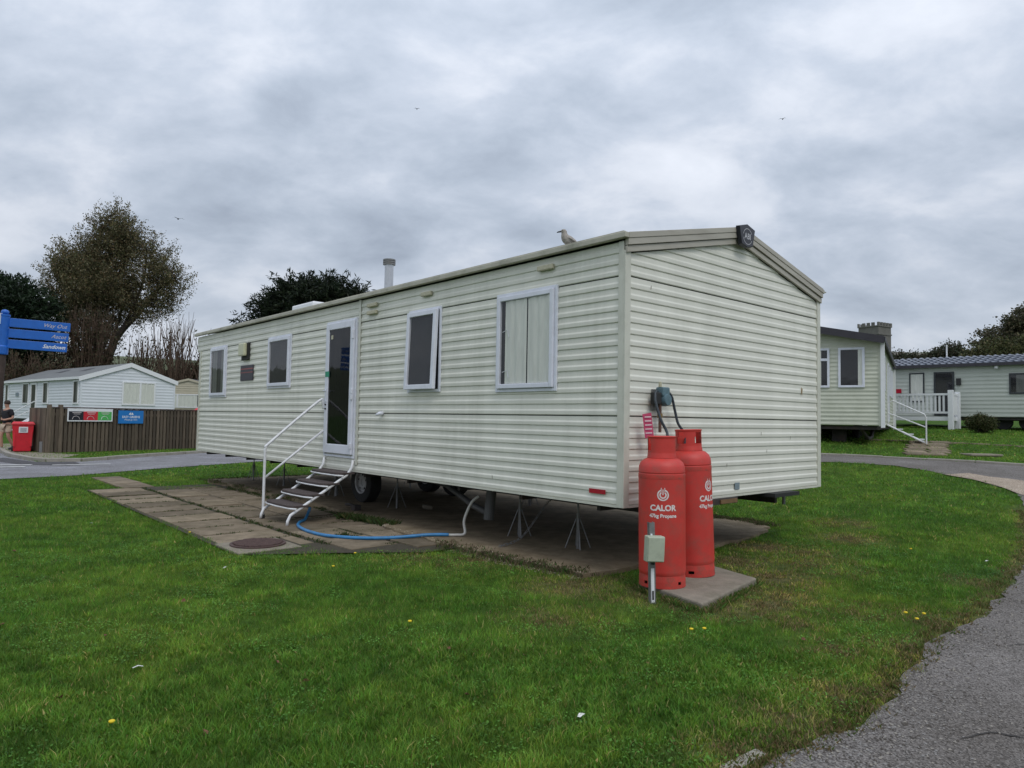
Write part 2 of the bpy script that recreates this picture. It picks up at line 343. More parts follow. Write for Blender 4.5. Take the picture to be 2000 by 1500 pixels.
def dryness(x, y):
    d = np.zeros(np.shape(x))
    for cx, cy, r_, s_ in DRY: d = np.maximum(d, s_*np.clip(1.25-np.hypot(x-cx, y-cy)/r_, 0, 1))
    # along the near path edge
    P = np.array(NEAR_PATH[:46]); e = np.full(np.shape(x), 9.)
    for i in range(len(P)-1):
        a, b = P[i], P[i+1]; ab = b-a; t = np.clip(((x-a[0])*ab[0]+(y-a[1])*ab[1])/(ab@ab), 0, 1)
        e = np.minimum(e, np.hypot(x-a[0]-t*ab[0], y-a[1]-t*ab[1]))
    d = np.maximum(d, .95*np.clip(1-e/.22, 0, 1))
    return np.clip(d*(.10+1.35*fbm(x, y, 5, 9)), 0, 1)

# lawn colour shared by the soil sheet and the blades
def lawn_color(nt, dark=1.0):
    N = nt.nodes.new; L = nt.links.new
    g = N('ShaderNodeNewGeometry')
    def nz(s, d=4, r=.6):
        n = N('ShaderNodeTexNoise'); n.inputs['Scale'].default_value = s; n.inputs['Detail'].default_value = d; n.inputs['Roughness'].default_value = r; L(g.outputs['Position'], n.inputs['Vector']); return n.outputs[0]
    r = N('ShaderNodeValToRGB'); L(nz(.55, 5), r.inputs[0]); e = r.color_ramp.elements
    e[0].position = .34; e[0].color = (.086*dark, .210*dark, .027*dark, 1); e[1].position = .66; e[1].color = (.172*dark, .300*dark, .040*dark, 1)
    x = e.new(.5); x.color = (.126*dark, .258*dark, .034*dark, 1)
    r2 = N('ShaderNodeValToRGB'); L(nz(2.7, 6, .7), r2.inputs[0]); e = r2.color_ramp.elements
    e[0].position = .32; e[0].color = (.55, .62, .55, 1); e[1].position = .66; e[1].color = (1.25, 1.2, 1.15, 1)
    mx = N('ShaderNodeMixRGB'); mx.blend_type = 'MULTIPLY'; mx.inputs[0].default_value = 1; L(r.outputs[0], mx.inputs[1]); L(r2.outputs[0], mx.inputs[2])
    return mx.outputs[0]
def mk_ground_mat():
    m = bpy.data.materials.new('lawn_soil'); m.use_nodes = True; nt = m.node_tree; N = nt.nodes.new; L = nt.links.new; b = nt.nodes['Principled BSDF']; b.inputs['Roughness'].default_value = .95
    b.inputs['Specular IOR Level'].default_value = .1
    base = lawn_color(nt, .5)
    a = N('ShaderNodeAttribute'); a.attribute_name = 'Dry'
    g = N('ShaderNodeNewGeometry')
    n = N('ShaderNodeTexNoise'); n.inputs['Scale'].default_value = 14; n.inputs['Detail'].default_value = 8; n.inputs['Roughness'].default_value = .75; L(g.outputs['Position'], n.inputs['Vector'])
    r = N('ShaderNodeValToRGB'); L(n.outputs[0], r.inputs[0]); r.color_ramp.elements[0].position = .3; r.color_ramp.elements[0].color = (.075, .055, .035, 1); r.color_ramp.elements[1].position = .7; r.color_ramp.elements[1].color = (.21, .165, .095, 1)
    mx = N('ShaderNodeMixRGB'); L(a.outputs['Fac'], mx.inputs[0]); L(base, mx.inputs[1]); L(r.outputs[0], mx.inputs[2])
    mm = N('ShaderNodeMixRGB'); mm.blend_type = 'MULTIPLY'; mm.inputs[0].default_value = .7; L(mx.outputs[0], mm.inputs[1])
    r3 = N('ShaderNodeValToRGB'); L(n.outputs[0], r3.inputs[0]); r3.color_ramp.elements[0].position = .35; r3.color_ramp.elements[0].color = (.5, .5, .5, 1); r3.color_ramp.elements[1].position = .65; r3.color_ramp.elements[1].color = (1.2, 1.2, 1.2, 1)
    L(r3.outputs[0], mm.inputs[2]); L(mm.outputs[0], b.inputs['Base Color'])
    n2 = N('ShaderNodeTexNoise'); n2.inputs['Scale'].default_value = 60; n2.inputs['Detail'].default_value = 5; L(g.outputs['Position'], n2.inputs['Vector'])
    bp = N('ShaderNodeBump'); bp.inputs['Strength'].default_value = .8; bp.inputs['Distance'].default_value = .03; L(n2.outputs[0], bp.inputs['Height']); L(bp.outputs[0], b.inputs['Normal'])
    return m
def mk_grass_mat():
    m = bpy.data.materials.new('grass_blades'); m.use_nodes = True; nt = m.node_tree; N = nt.nodes.new; L = nt.links.new; b = nt.nodes['Principled BSDF']; out = nt.nodes['Material Output']
    b.inputs['Roughness'].default_value = .6; b.inputs['Specular IOR Level'].default_value = .25
    base = lawn_color(nt, 1.0); a = N('ShaderNodeAttribute'); a.attribute_name = 'Col'
    mx = N('ShaderNodeMixRGB'); mx.blend_type = 'MULTIPLY'; mx.inputs[0].default_value = 1; L(base, mx.inputs[1]); L(a.outputs['Color'], mx.inputs[2])
    L(mx.outputs[0], b.inputs['Base Color'])
    t = N('ShaderNodeBsdfTranslucent'); L(mx.outputs[0], t.inputs[0]); ms = N('ShaderNodeMixShader'); ms.inputs[0].default_value = .3
    L(b.outputs[0], ms.inputs[1]); L(t.outputs[0], ms.inputs[2]); L(ms.outputs[0], out.inputs[0]); return m
def mesh_np(name, verts, faces, mat_, colors=None, parent=None, fl=3):
    """fast mesh from arrays; faces (n, fl)"""
    me = bpy.data.meshes.new(name); nv = len(verts); nf = len(faces)
    me.vertices.add(nv); me.vertices.foreach_set('co', np.asarray(verts, np.float32).ravel())
    me.loops.add(nf*fl); me.loops.foreach_set('vertex_index', np.asarray(faces, np.int32).ravel())
    me.polygons.add(nf); me.polygons.foreach_set('loop_start', np.arange(0, nf*fl, fl, dtype=np.int32)); me.polygons.foreach_set('loop_total', np.full(nf, fl, np.int32))
    me.update(calc_edges=True); me.materials.append(mat_)
    if colors is not None:
        ca = me.color_attributes.new('Col', 'FLOAT_COLOR', 'POINT'); c = np.ones((nv, 4), np.float32); c[:, :3] = colors; ca.data.foreach_set('color', c.ravel())
    o = bpy.data.objects.new(name, me); COL.objects.link(o); o.parent = parent; return o

# ------------------------------------------------------------------ ground
def graded(a, b, step, lo, hi, n):
    core = np.arange(a, b+1e-6, step)
    left = a-(a-lo)*np.linspace(0, 1, n)[1:][::-1]**2.2; right = b+(hi-b)*np.linspace(0, 1, n)[1:]**2.2
    return np.concatenate([left, core, right])
def build_ground():
    xs = graded(-16, 20, .3, -900, 900, 22); ys = graded(1, 32, .3, -200, 1200, 24)
    X, Y = np.meshgrid(xs, ys); Z = H(X, Y)
    v = np.stack([X.ravel(), Y.ravel(), Z.ravel()], 1); nx = len(xs); ny = len(ys)
    i, j = np.meshgrid(np.arange(nx-1), np.arange(ny-1)); a = (j*nx+i).ravel(); f = np.stack([a, a+1, a+nx+1, a+nx], 1)
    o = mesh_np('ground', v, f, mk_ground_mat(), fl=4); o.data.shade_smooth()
    d = o.data.attributes.new('Dry', 'FLOAT', 'POINT'); dr = dryness(X, Y).ravel(); d.data.foreach_set('value', dr.astype(np.float32))
    tag(o, kind='structure')
build_ground()
def drape(name, poly, lift, m, step=.3, jag=.0):
    """sheet that follows the ground inside an outline"""
    P = np.array(poly); bm = bmesh.new()
    # densify the outline
    pts = []
    for i in range(len(poly)):
        a = P[i]; b = P[(i+1) % len(P)]; n = max(1, int(np.hypot(*(b-a))/(step if min(a[1], b[1]) < 32 else 3)))
        for k in range(n):
            q = a+(b-a)*k/n
            if jag: q = q + jag*np.array([float(vnoise(q[0], q[1], 3, 1)+.9*vnoise(q[0], q[1], 11, 4))-.95, float(vnoise(q[0], q[1], 3, 2)+.9*vnoise(q[0], q[1], 11, 5))-.95])
            pts.append(q)
    x0, y0 = P.min(0); x1, y1 = P.max(0)
    from mathutils.geometry import delaunay_2d_cdt
    gx, gy = np.meshgrid(np.arange(x0, x1, step*1.6), np.arange(y0, y1, step*1.6)); gx = gx.ravel(); gy = gy.ravel(); k = inpoly(gx, gy, [tuple(q) for q in pts]); 
    allp = [Vector((float(q[0]), float(q[1]))) for q in pts]+[Vector((float(a), float(b))) for a, b in zip(gx[k], gy[k])]
    n = len(pts); vs, es, fs, *_ = delaunay_2d_cdt(allp, [], [list(range(n))], 1, 1e-5)
    me = bpy.data.meshes.new(name); me.from_pydata([(p.x, p.y, Hs(p.x, p.y)+lift) for p in vs], [], [f for f in fs]); me.materials.append(m)
    bm = bmesh.new(); bm.from_mesh(me); bmesh.ops.recalc_face_normals(bm, faces=bm.faces)
    if sum(f.normal.z for f in bm.faces) < 0: bmesh.ops.reverse_faces(bm, faces=bm.faces)
    bm.to_mesh(me); bm.free(); me.shade_smooth()
    o = bpy.data.objects.new(name, me); COL.objects.link(o); return o
def mk_asphalt(name, base, speck):
    m = bpy.data.materials.new(name); m.use_nodes = True; nt = m.node_tree; N = nt.nodes.new; L = nt.links.new; b = nt.nodes['Principled BSDF']; b.inputs['Roughness'].default_value = .9; b.inputs['Specular IOR Level'].default_value = .25
    g = N('ShaderNodeNewGeometry')
    v = N('ShaderNodeTexVoronoi'); v.inputs['Scale'].default_value = 130; L(g.outputs['Position'], v.inputs['Vector'])
    n = N('ShaderNodeTexNoise'); n.inputs['Scale'].default_value = 1.1; n.inputs['Detail'].default_value = 8; n.inputs['Roughness'].default_value = .65; L(g.outputs['Position'], n.inputs['Vector'])
    r = N('ShaderNodeValToRGB'); L(v.outputs['Color'], r.inputs[0]); e = r.color_ramp.elements; e[0].position = .15; e[0].color = tuple(c*.45 for c in base)+(1,); e[1].position = .9; e[1].color = tuple(speck)+(1,)
    x = e.new(.55); x.color = tuple(base)+(1,)
    r2 = N('ShaderNodeValToRGB'); L(n.outputs[0], r2.inputs[0]); e = r2.color_ramp.elements; e[0].position = .3; e[0].color = (.72, .70, .68, 1); e[1].position = .7; e[1].color = (1.2, 1.2, 1.22, 1)
    mx = N('ShaderNodeMixRGB'); mx.blend_type = 'MULTIPLY'; mx.inputs[0].default_value = 1; L(r.outputs[0], mx.inputs[1]); L(r2.outputs[0], mx.inputs[2]); L(mx.outputs[0], b.inputs['Base Color'])
    bp = N('ShaderNodeBump'); bp.inputs['Strength'].default_value = .9; bp.inputs['Distance'].default_value = .004; L(v.outputs['Distance'], bp.inputs['Height']); L(bp.outputs[0], b.inputs['Normal'])
    return m
asph = mk_asphalt('asphalt', (.160, .146, .134), (.25, .235, .22)); asph2 = mk_asphalt('asphalt_patch', (.08, .078, .085), (.15, .15, .15))
tag(drape('road', RIGHT_ROAD, .012, asph, .12, .09), kind='structure')
rdo = [o for o in bpy.data.objects if o.name == 'road'][0]
crm = mat('crack_fill', (.035, .032, .03), .95, .2, 20)
for pts in ([(3.15, 4.55), (3.32, 4.60), (3.5, 4.57), (3.72, 4.66), (3.95, 4.64)], [(2.0, 3.2), (2.2, 3.27), (2.35, 3.22), (2.6, 3.36)], [(4.6, 5.6), (4.8, 5.75), (5.0, 5.74), (5.3, 5.95)]):
    mb = MB(); P = []
    for a, b in zip(pts[:-1], pts[1:]):
        for k in range(5): P.append((a[0]+(b[0]-a[0])*k/5+random.uniform(-.012, .012), a[1]+(b[1]-a[1])*k/5+random.uniform(-.012, .012)))
    vs = []
    for i, (x, y) in enumerate(P): w = .006*math.sin(math.pi*(i+.5)/len(P))*random.uniform(.5, 1.3)+.001; vs += [(x, y-w, Hs(x, y)+.0165), (x, y+w, Hs(x, y)+.0165)]
    mb.add(vs, [(2*i, 2*i+2, 2*i+3, 2*i+1) for i in range(len(P)-1)]); mb.build('crack', crm, rdo)
LRM = mk_asphalt('asphalt_pale', (.22, .22, .235), (.34, .34, .35))
tag(drape('road', LEFT_ROAD, .014, LRM, .4), kind='structure')
tag(drape('road_patch', [(-12.3, 20.0), (-13.1, 19.55), (-15.2, 21.2), (-14.6, 19.9), (-12.8, 18.6), (-11.6, 18.6), (-11.8, 19.4)], .02, asph2, .5), kind='structure')
gravm = mk_asphalt('pale_gravel', (.34, .27, .20), (.55, .48, .40))
tag(drape('gravel_verge', [(8.1, 13.25), (8.6, 13.35), (9.2, 12.5), (8.9, 11.5), (8.1, 10.9), (8.32, 12.1), (8.27, 12.7)], .02, gravm, .3, .15), kind='structure')
tag(drape('pavement', [(-15.2, 21.9), (-13.3, 20.6), (-14.2, 23.3), (-16.5, 24.3), (-21, 30), (-24, 30)], .02, MAT['padconc'], .5), kind='structure')

# road markings: painted dashes at the left junction, each a piece of the road surface
mk = empty('road_markings', (0, 0, 0)); tag(mk, kind='structure')
for (a, b, w) in [((-14.1, 17.9), (-12.5, 18.5), .12), ((-13.6, 17.2), (-12.2, 17.8), .12), ((-12.0, 18.55), (-10.9, 19.3), .09), ((-16.6, 16.8), (-15.0, 17.45), .12), ((-16.0, 16.1), (-14.5, 16.75), .12), ((-13.9, 15.9), (-12.9, 16.2), .09)]:
    d = Vector((b[0]-a[0], b[1]-a[1])).normalized(); n = Vector((-d.y, d.x))*w
    q = [(a[0]+n.x, a[1]+n.y), (a[0]-n.x, a[1]-n.y), (b[0]-n.x, b[1]-n.y), (b[0]+n.x, b[1]+n.y)]
    MB().add([(x, y, Hs(x, y)+.026) for x, y in q], [(0, 1, 2, 3)]).build('painted_dash', MAT['roadpaint'], mk)

# kerbs
def kerb_line(line, m, L0=.915, w=.14, h=.11, name='kerb'):
    root = empty(name, (0, 0, 0)); tag(root, kind='structure')
    P = [Vector((p[0], p[1], 0)) for p in line]; segs = []
    # walk the polyline in equal steps
    cur = P[0]; i = 1; out = [cur]; need = L0
    while i < len(P):
        d = (P[i]-cur).length
        if d >= need: cur = cur+(P[i]-cur).normalized()*need; out.append(cur); need = L0
        else: need -= d; cur = P[i]; i += 1
    for a, b in zip(out[:-1], out[1:]):
        d = (b-a).normalized(); jig = random.uniform(-.008, .008); a2 = a+d*.008; b2 = b-d*.008
        a2 = Vector((a2.x, a2.y, Hs(a2.x, a2.y)+h/2-.03+jig)); b2 = Vector((b2.x, b2.y, Hs(b2.x, b2.y)+h/2-.03+jig))
        MB().bar(a2, b2, w, h+.06).build('kerbstone', m, root, bevel=.012)
    return root
kerb_line([(-21, 28.6), (-15.5, 21.9), (-13.3, 19.9), (-12.5, 19.95), (-12.1, 20.4), (-11.95, 22.3), (-11.0, 26.3), (-9.9, 31)], MAT['kerb'])
kerb_line([(2.5, 21.6), (5, 18.4), (6.94, 17.6), (8.03, 17.0), (9.06, 16.0), (10.13, 15.0), (11.6, 13.7), (13.4, 13.0)], MAT['kerb'], h=.05)

# ------------------------------------------------------------------ concrete base and paving
def mk_conc(name, c1, c2, stain):
    m = bpy.data.materials.new(name); m.use_nodes = True; nt = m.node_tree; N = nt.nodes.new; L = nt.links.new; b = nt.nodes['Principled BSDF']; b.inputs['Roughness'].default_value = .92; b.inputs['Specular IOR Level'].default_value = .2
    g = N('ShaderNodeNewGeometry'); oi = N('ShaderNodeObjectInfo')
    def nz(s, d, r=.6):
        n = N('ShaderNodeTexNoise'); n.inputs['Scale'].default_value = s; n.inputs['Detail'].default_value = d; n.inputs['Roughness'].default_value = r; L(g.outputs['Position'], n.inputs['Vector']); return n.outputs[0]
    r = N('ShaderNodeValToRGB'); L(nz(5, 9, .72), r.inputs[0]); e = r.color_ramp.elements; e[0].position = .3; e[0].color = c1+(1,); e[1].position = .7; e[1].color = c2+(1,)
    r2 = N('ShaderNodeValToRGB'); L(nz(1.3, 7, .7), r2.inputs[0]); e = r2.color_ramp.elements; e[0].position = .45; e[0].color = (0, 0, 0, 1); e[1].position = .7; e[1].color = (.75, .75, .75, 1)
    mx = N('ShaderNodeMixRGB'); L(r2.outputs[0], mx.inputs[0]); L(r.outputs[0], mx.inputs[1]); mx.inputs[2].default_value = stain+(1,)
    mr = N('ShaderNodeMapRange'); L(oi.outputs['Random'], mr.inputs[0]); mr.inputs[3].default_value = .7; mr.inputs[4].default_value = 1.25
    sc = N('ShaderNodeVectorMath'); sc.operation = 'SCALE'; L(mx.outputs[0], sc.inputs[0]); L(mr.outputs[0], sc.inputs[3]); L(sc.outputs[0], b.inputs['Base Color'])
    bp = N('ShaderNodeBump'); bp.inputs['Strength'].default_value = .7; bp.inputs['Distance'].default_value = .01; L(nz(90, 6, .7), bp.inputs['Height']); L(bp.outputs[0], b.inputs['Normal'])
    return m
concm = mk_conc('base_concrete', (.120, .092, .056), (.255, .205, .14), (.085, .066, .04)); pavem = mk_conc('paving_stone', (.145, .116, .080), (.29, .235, .17), (.105, .088, .052))
sp = []
for i in range(len(SLAB)):
    a = Vector(SLAB[i]); b = Vector(SLAB[(i+1) % len(SLAB)]); n = max(1, int((b-a).length/.12))
    for k in range(n):
        q = a.lerp(b, k/n); sp.append((q.x+random.uniform(-.045, .045), q.y+random.uniform(-.045, .045)))
slab = MB().prism(sp, -.3, .04).build('concrete_base', concm); tag(slab, kind='structure')
tag(drape('soil_bed', [ST(3.3, -2.1), ST(10.8, -2.03), ST(10.85, .7), ST(2.1, .7), ST(2.1, -.6), ST(2.7, -1.3)], .0165, MAT['soil'], .3), kind='structure')
pv = empty('paving', (NX, NY, 0), R(41.5)); tag(pv, kind='structure')   # local x = t, y = s
def slabpiece(t0, t1, s0, s1, z=None, name='paving_slab', par=None):
    cx, cy = ST((s0+s1)/2, (t0+t1)/2); z = Hs(cx, cy)+.001
    par = par or pv; g = .017; t = [t0+g, t1-g]; s = [s0+g, s1-g]; dz = random.uniform(-.006, .008); tl = random.uniform(-.006, .006)
    vs = []
    for zz in (z-.05, z+.026+dz):
        for (a, b) in ((t[0], s[0]), (t[1], s[0]), (t[1], s[1]), (t[0], s[1])):
            vs.append((a+random.uniform(-.006, .006), b+random.uniform(-.006, .006), zz+(tl if (a == t[0] and zz > z-.02) else 0)))
    MB().add(vs, [(0, 3, 2, 1), (4, 5, 6, 7), (0, 1, 5, 4), (1, 2, 6, 5), (2, 3, 7, 6), (3, 0, 4, 7)]).build(name, pavem, par, bevel=.006)
s = 3.98
while s < 10.6:
    slabpiece(-2.03, -1.17, s, min(s+.6, 10.7)); s += .6
slabpiece(-1.36, -1.17, 3.4, 3.98)
for off, (t0, t1), lo, hi in ((.25, (-1.13, -.53), 2.45, 10.0), (0, (-.53, .09), 2.35, 10.2)):
    s = lo+off
    while s < hi: slabpiece(t0, t1, s, min(s+.75 if off else s+.6, hi)); s += .75 if off else .6
s = 10.75
while s < 13.5: slabpiece(-1.46, -.88, s, s+.45); s += .46
s = 4.1
while s < 9.8:
    if random.random() < .6: slabpiece(.10, .19, s, s+.5)
    s += .6
# manhole with concrete surround
mhx, mhy = ST(3.66, -1.72)
mh = empty('manhole', (mhx, mhy, Hs(mhx, mhy)+.012), R(41.5), 'rusty brown ribbed cast iron manhole cover at the near corner of the paving', 'manhole cover')
MB().prism([(-.36, -.40), (.33, -.40), (.33, .30), (-.36, .30)], -.1, .018).build('concrete_surround', MAT['padconc'], mh, bevel=.01)
MB().lathe((0, 0, 0), [(0, .02), (.29, .02), (.29, .034), (.265, .034), (.265, .026), (0, .026)], 40).build('iron_frame', MAT['iron'], mh)
for k in range(-8, 9):
    y = k*.031; hw = math.sqrt(max(0, .26**2-y*y))-.01
    if hw > .03: MB().box((-hw, y-.007, .026), (hw, y+.007, .045)).build('rib', MAT['iron'], mh, bevel=.003)

# ------------------------------------------------------------------ grass
def build_grass():
    zones = [(2.4, 4.4, 17000, .0032, .040, True), (4.4, 6.5, 10500, .0042, .040, False), (6.5, 10, 4600, .0065, .042, False), (10, 16, 1500, .011, .045, False), (16, 30, 320, .022, .05, False)]
    V = []; Fc = []; C = []; base = 0
    for y0, y1, dens, w0, h0, fine in zones:
        area = .80*(y1**2-y0**2)+(y1-y0)*.6; n = int(area*dens)
        y = np.sqrt(rng.uniform(y0**2, y1**2, n)); x = rng.uniform(-1, 1, n)*(.79*y+.3)
        k = lawn_mask(x, y, .10 if y0 < 12 else .15); x = x[k]; y = y[k]
        # nothing grows where the caravan's footprint keeps out the light
        ss, tt = toST(x, y); k = ~((ss > .6) & (ss < 11) & (tt > .2) & (tt < 3.9)); x = x[k]; y = y[k]
        dr = dryness(x, y); k = rng.uniform(0, 1, len(x)) > dr*.93; x = x[k]; y = y[k]; dr = dr[k]
        clump = .45*fbm(x, y, 5, 3)+.55*fbm(x, y, 16, 31); clump = np.clip((clump-.5)*2.0+.5, 0, 1); k = rng.uniform(0, 1, len(x)) < .35+clump*.9; x = x[k]; y = y[k]; dr = dr[k]; clump = clump[k]
        n = len(x); z = H(x, y); gz = fbm(x, y, 1.2, 21)
        h = h0*(.4+.75*rng.random(n))*(.5+.95*clump)*(1-.5*dr); w = w0*(.6+.8*rng.random(n)); a = rng.uniform(0, 2*np.pi, n)
        wide = rng.random(n) < (.08+.45*((vnoise(x, y, 2.1, 8)*.6+.4*vnoise(x, y, 9, 12)) > .58)); w = np.where(wide, w*2.6, w); h = np.where(wide, h*.65, h)
        lean = h*(.25+.9*rng.random(n)); la = rng.uniform(0, 2*np.pi, n)+.0
        dx = np.cos(a)*w/2; dy = np.sin(a)*w/2; lx = np.cos(la)*lean; ly = np.sin(la)*lean
        hue = rng.random(n); cr = .8+.55*hue; cg = .85+.3*rng.random(n); cb = .8+.4*rng.random(n)
        dead = rng.random(n) < (.035+.6*dr); 
        cr = np.where(dead, 3.3, cr+dr*.8); cg = np.where(dead, 1.35, cg); cb = np.where(dead, 4.0, cb)
        br = (.50+.85*clump)*(.75+.5*rng.random(n))
        col = np.stack([cr*br, cg*br, cb*br], 1)
        zb = z-.006
        if fine:
            P = [np.stack([x-dx, y-dy, zb], 1), np.stack([x+dx, y+dy, zb], 1), np.stack([x-dx*.8+lx*.35, y-dy*.8+ly*.35, z+h*.6], 1), np.stack([x+dx*.8+lx*.35, y+dy*.8+ly*.35, z+h*.6], 1), np.stack([x+lx, y+ly, z+h], 1)]
            v = np.stack(P, 1).reshape(-1, 3); i = np.arange(n)*5+base
            f = np.concatenate([np.stack([i, i+1, i+3], 1), np.stack([i, i+3, i+2], 1), np.stack([i+2, i+3, i+4], 1)]); c = np.repeat(col, 5, 0); base += 5*n
        else:
            v = np.stack([np.stack([x-dx, y-dy, zb], 1), np.stack([x+dx, y+dy, zb], 1), np.stack([x+lx, y+ly, z+h], 1)], 1).reshape(-1, 3); i = np.arange(n)*3+base
            f = np.stack([i, i+1, i+2], 1); c = np.repeat(col, 3, 0); base += 3*n
        V.append(v); Fc.append(f); C.append(c)
    # clover and broad leaved weeds lying low between the blades
    n = 150000; y = np.sqrt(rng.uniform(2.4**2, 8.5**2, n)); x = rng.uniform(-1, 1, n)*(.79*y+.3)
    pt = .6*vnoise(x, y, 2.3, 41)+.4*vnoise(x, y, 8, 42); k = lawn_mask(x, y, .1) & (pt > .60) & (dryness(x, y) < .4); x = x[k]; y = y[k]; n = len(x)
    z = H(x, y)+.008+.020*rng.random(n); r_ = .003+.004*rng.random(n); a = rng.uniform(0, 6.283, n); tl = rng.normal(0, .35, (n, 2))
    vs = []
    for q in range(5):
        an = a+q*2*np.pi/5; ox = r_*np.cos(an); oy = r_*np.sin(an); vs.append(np.stack([x+ox, y+oy, z+ox*tl[:, 0]+oy*tl[:, 1]], 1))
    v = np.stack(vs, 1).reshape(-1, 3); i = np.arange(n)*5+base; f = np.concatenate([np.stack([i, i+1, i+2], 1), np.stack([i, i+2, i+3], 1), np.stack([i, i+3, i+4], 1)])
    br = (.6+.9*rng.random((n, 1)))*np.array([[.80, .92, 1.1]]); V.append(v); Fc.append(f); C.append(np.repeat(br, 5, 0)); base += 5*n
    o = mesh_np('grass', np.concatenate(V), np.concatenate(Fc), mk_grass_mat(), np.concatenate(C))
    tag(o, 'short green lawn grass round the caravan and along the roads', 'grass', kind='stuff')
build_grass()

# weeds in the paving joints and along the slab edge
def blades(name, pts, n_each, r_, h_, w_, cols, label, cat, kind='stuff', parent=None, m=None):
    P = np.array(pts); k = len(P)*n_each; c = np.repeat(P, n_each, 0); a = rng.uniform(0, 6.283, k); rr = r_*np.sqrt(rng.random(k)); x = c[:, 0]+rr*np.cos(a); y = c[:, 1]+rr*np.sin(a)
    h = (h_ if np.isscalar(h_) else np.repeat(np.array(h_), n_each))*(.4+.8*rng.random(k)); w = w_*(.6+.8*rng.random(k)); b = rng.uniform(0, 6.283, k); l = h*(.3+.8*rng.random(k)); la = rng.uniform(0, 6.283, k)
    z = c[:, 2] if P.shape[1] > 2 else H(x, y)
    dx = np.cos(b)*w/2; dy = np.sin(b)*w/2
    v = np.stack([np.stack([x-dx, y-dy, z-.01], 1), np.stack([x+dx, y+dy, z-.01], 1), np.stack([x+dx+np.cos(la)*l*.4, y+dy+np.sin(la)*l*.4, z+h*.6], 1), np.stack([x+np.cos(la)*l, y+np.sin(la)*l, z+h], 1)], 1).reshape(-1, 3)
    i = np.arange(k)*4; f = np.concatenate([np.stack([i, i+1, i+2], 1), np.stack([i, i+2, i+3], 1)])
    cc = np.array(cols)[rng.integers(0, len(cols), k)]*(.7+.6*rng.random((k, 1)))
    o = mesh_np(name, v, f, m or leafmat, np.repeat(cc, 4, 0), parent); tag(o, label, cat, kind=kind); return o
wp = []; wh = []
def wadd(x, y, h, lift=.016): wp.append((x, y, Hs(x, y)+lift)); wh.append(h)
for s in np.arange(3.2, 10.6, .07):
    if random.random() < .75:
        x, y = ST(s, -1.15+random.uniform(-.025, .025)); wadd(x, y, .035)
for _ in range(330):
    s = 3.4+.6*random.randint(1, 11)-.02; t = random.choice([random.uniform(-2, -1.2), random.uniform(-1.1, -.6), random.uniform(-.5, .1)]); x, y = ST(s, t); wadd(x, y, .022)
for _ in range(150):
    x, y = ST(random.uniform(4.0, 10), random.gauss(.13, .06)); wadd(x, y, .04)
for _ in range(90):
    x, y = ST(random.uniform(3.75, 5.0), random.gauss(.04, .04)); wadd(x, y, .085)
for _ in range(60):
    x, y = ST(random.uniform(2.6, 4.1), random.uniform(-.7, -.1)); wadd(x, y, .02)
for _ in range(22):
    x, y = ST(random.uniform(3.3, 3.7), random.gauss(-.72, .04)); wadd(x, y, .035)
blades('weeds', wp, 16, .04, wh, .007, [(.035, .075, .016), (.05, .085, .02), (.025, .055, .012), (.08, .075, .025)], 'weeds and moss in the paving joints beside the steps', 'weeds')
ep = []
for _ in range(420):
    i = random.randrange(0, 42); a = Vector(NEAR_PATH[i+2]); b = Vector(NEAR_PATH[i+3]); q = a.lerp(b, random.random()); ep.append((q.x-random.uniform(-.04, .16), q.y+random.uniform(-.04, .12)))
blades('dry_grass', ep, 18, .05, .03, .006, [(.16, .12, .05), (.10, .12, .03), (.2, .15, .08), (.07, .11, .02)], 'brown dry grass along the edge of the near road', 'grass')
dp = []
for cx, cy, r_, s_ in DRY:
    for _ in range(int(60*r_)): a = random.uniform(0, 6.28); q = r_*random.random(); dp.append((cx+q*math.cos(a), cy+q*math.sin(a)))
dp = [p for p in dp if bool(lawn_mask(np.array([p[0]]), np.array([p[1]]))[0])]
pp = []
for i in range(4):
    a = Vector(PAD[i]); b = Vector(PAD[(i+1) % 4]); o_ = ((a+b)/2-Vector((1.63, 6.03))).normalized()
    for k in range(46):
        q = a.lerp(b, random.random())+o_*random.uniform(.005, .06); pp.append((q.x, q.y))
blades('grass_tufts', pp, 16, .03, .05, .005, [(.06, .14, .02), (.09, .16, .025), (.13, .14, .04), (.22, .17, .08)], 'longer untrimmed grass growing round the edges of the gas bottle pad', 'grass')
blades('straw', dp, 30, .07, .022, .005, [(.24, .17, .08), (.15, .12, .05), (.3, .23, .12), (.09, .12, .03)], 'dry straw coloured patches of grass round the gas bottle pad', 'dry grass')

sl = []
for a_, b_, n_ in ((9, 10, 50), (8, 9, 120), (7, 8, 120), (6, 7, 90), (5, 6, 60), (0, 1, 60), (1, 2, 60)):
    a = Vector(SLAB[a_ % len(SLAB)]); b = Vector(SLAB[b_ % len(SLAB)])
    for k in range(n_): q = a.lerp(b, random.random()); sl.append((q.x+random.gauss(0, .07), q.y+random.gauss(0, .07), .035))
blades('weeds', sl, 18, .07, .03, .006, [(.10, .075, .045), (.14, .11, .06), (.06, .09, .02), (.05, .11, .02), (.08, .06, .035)], 'dead stalks and thin grass creeping over the edge of the concrete base', 'weeds')

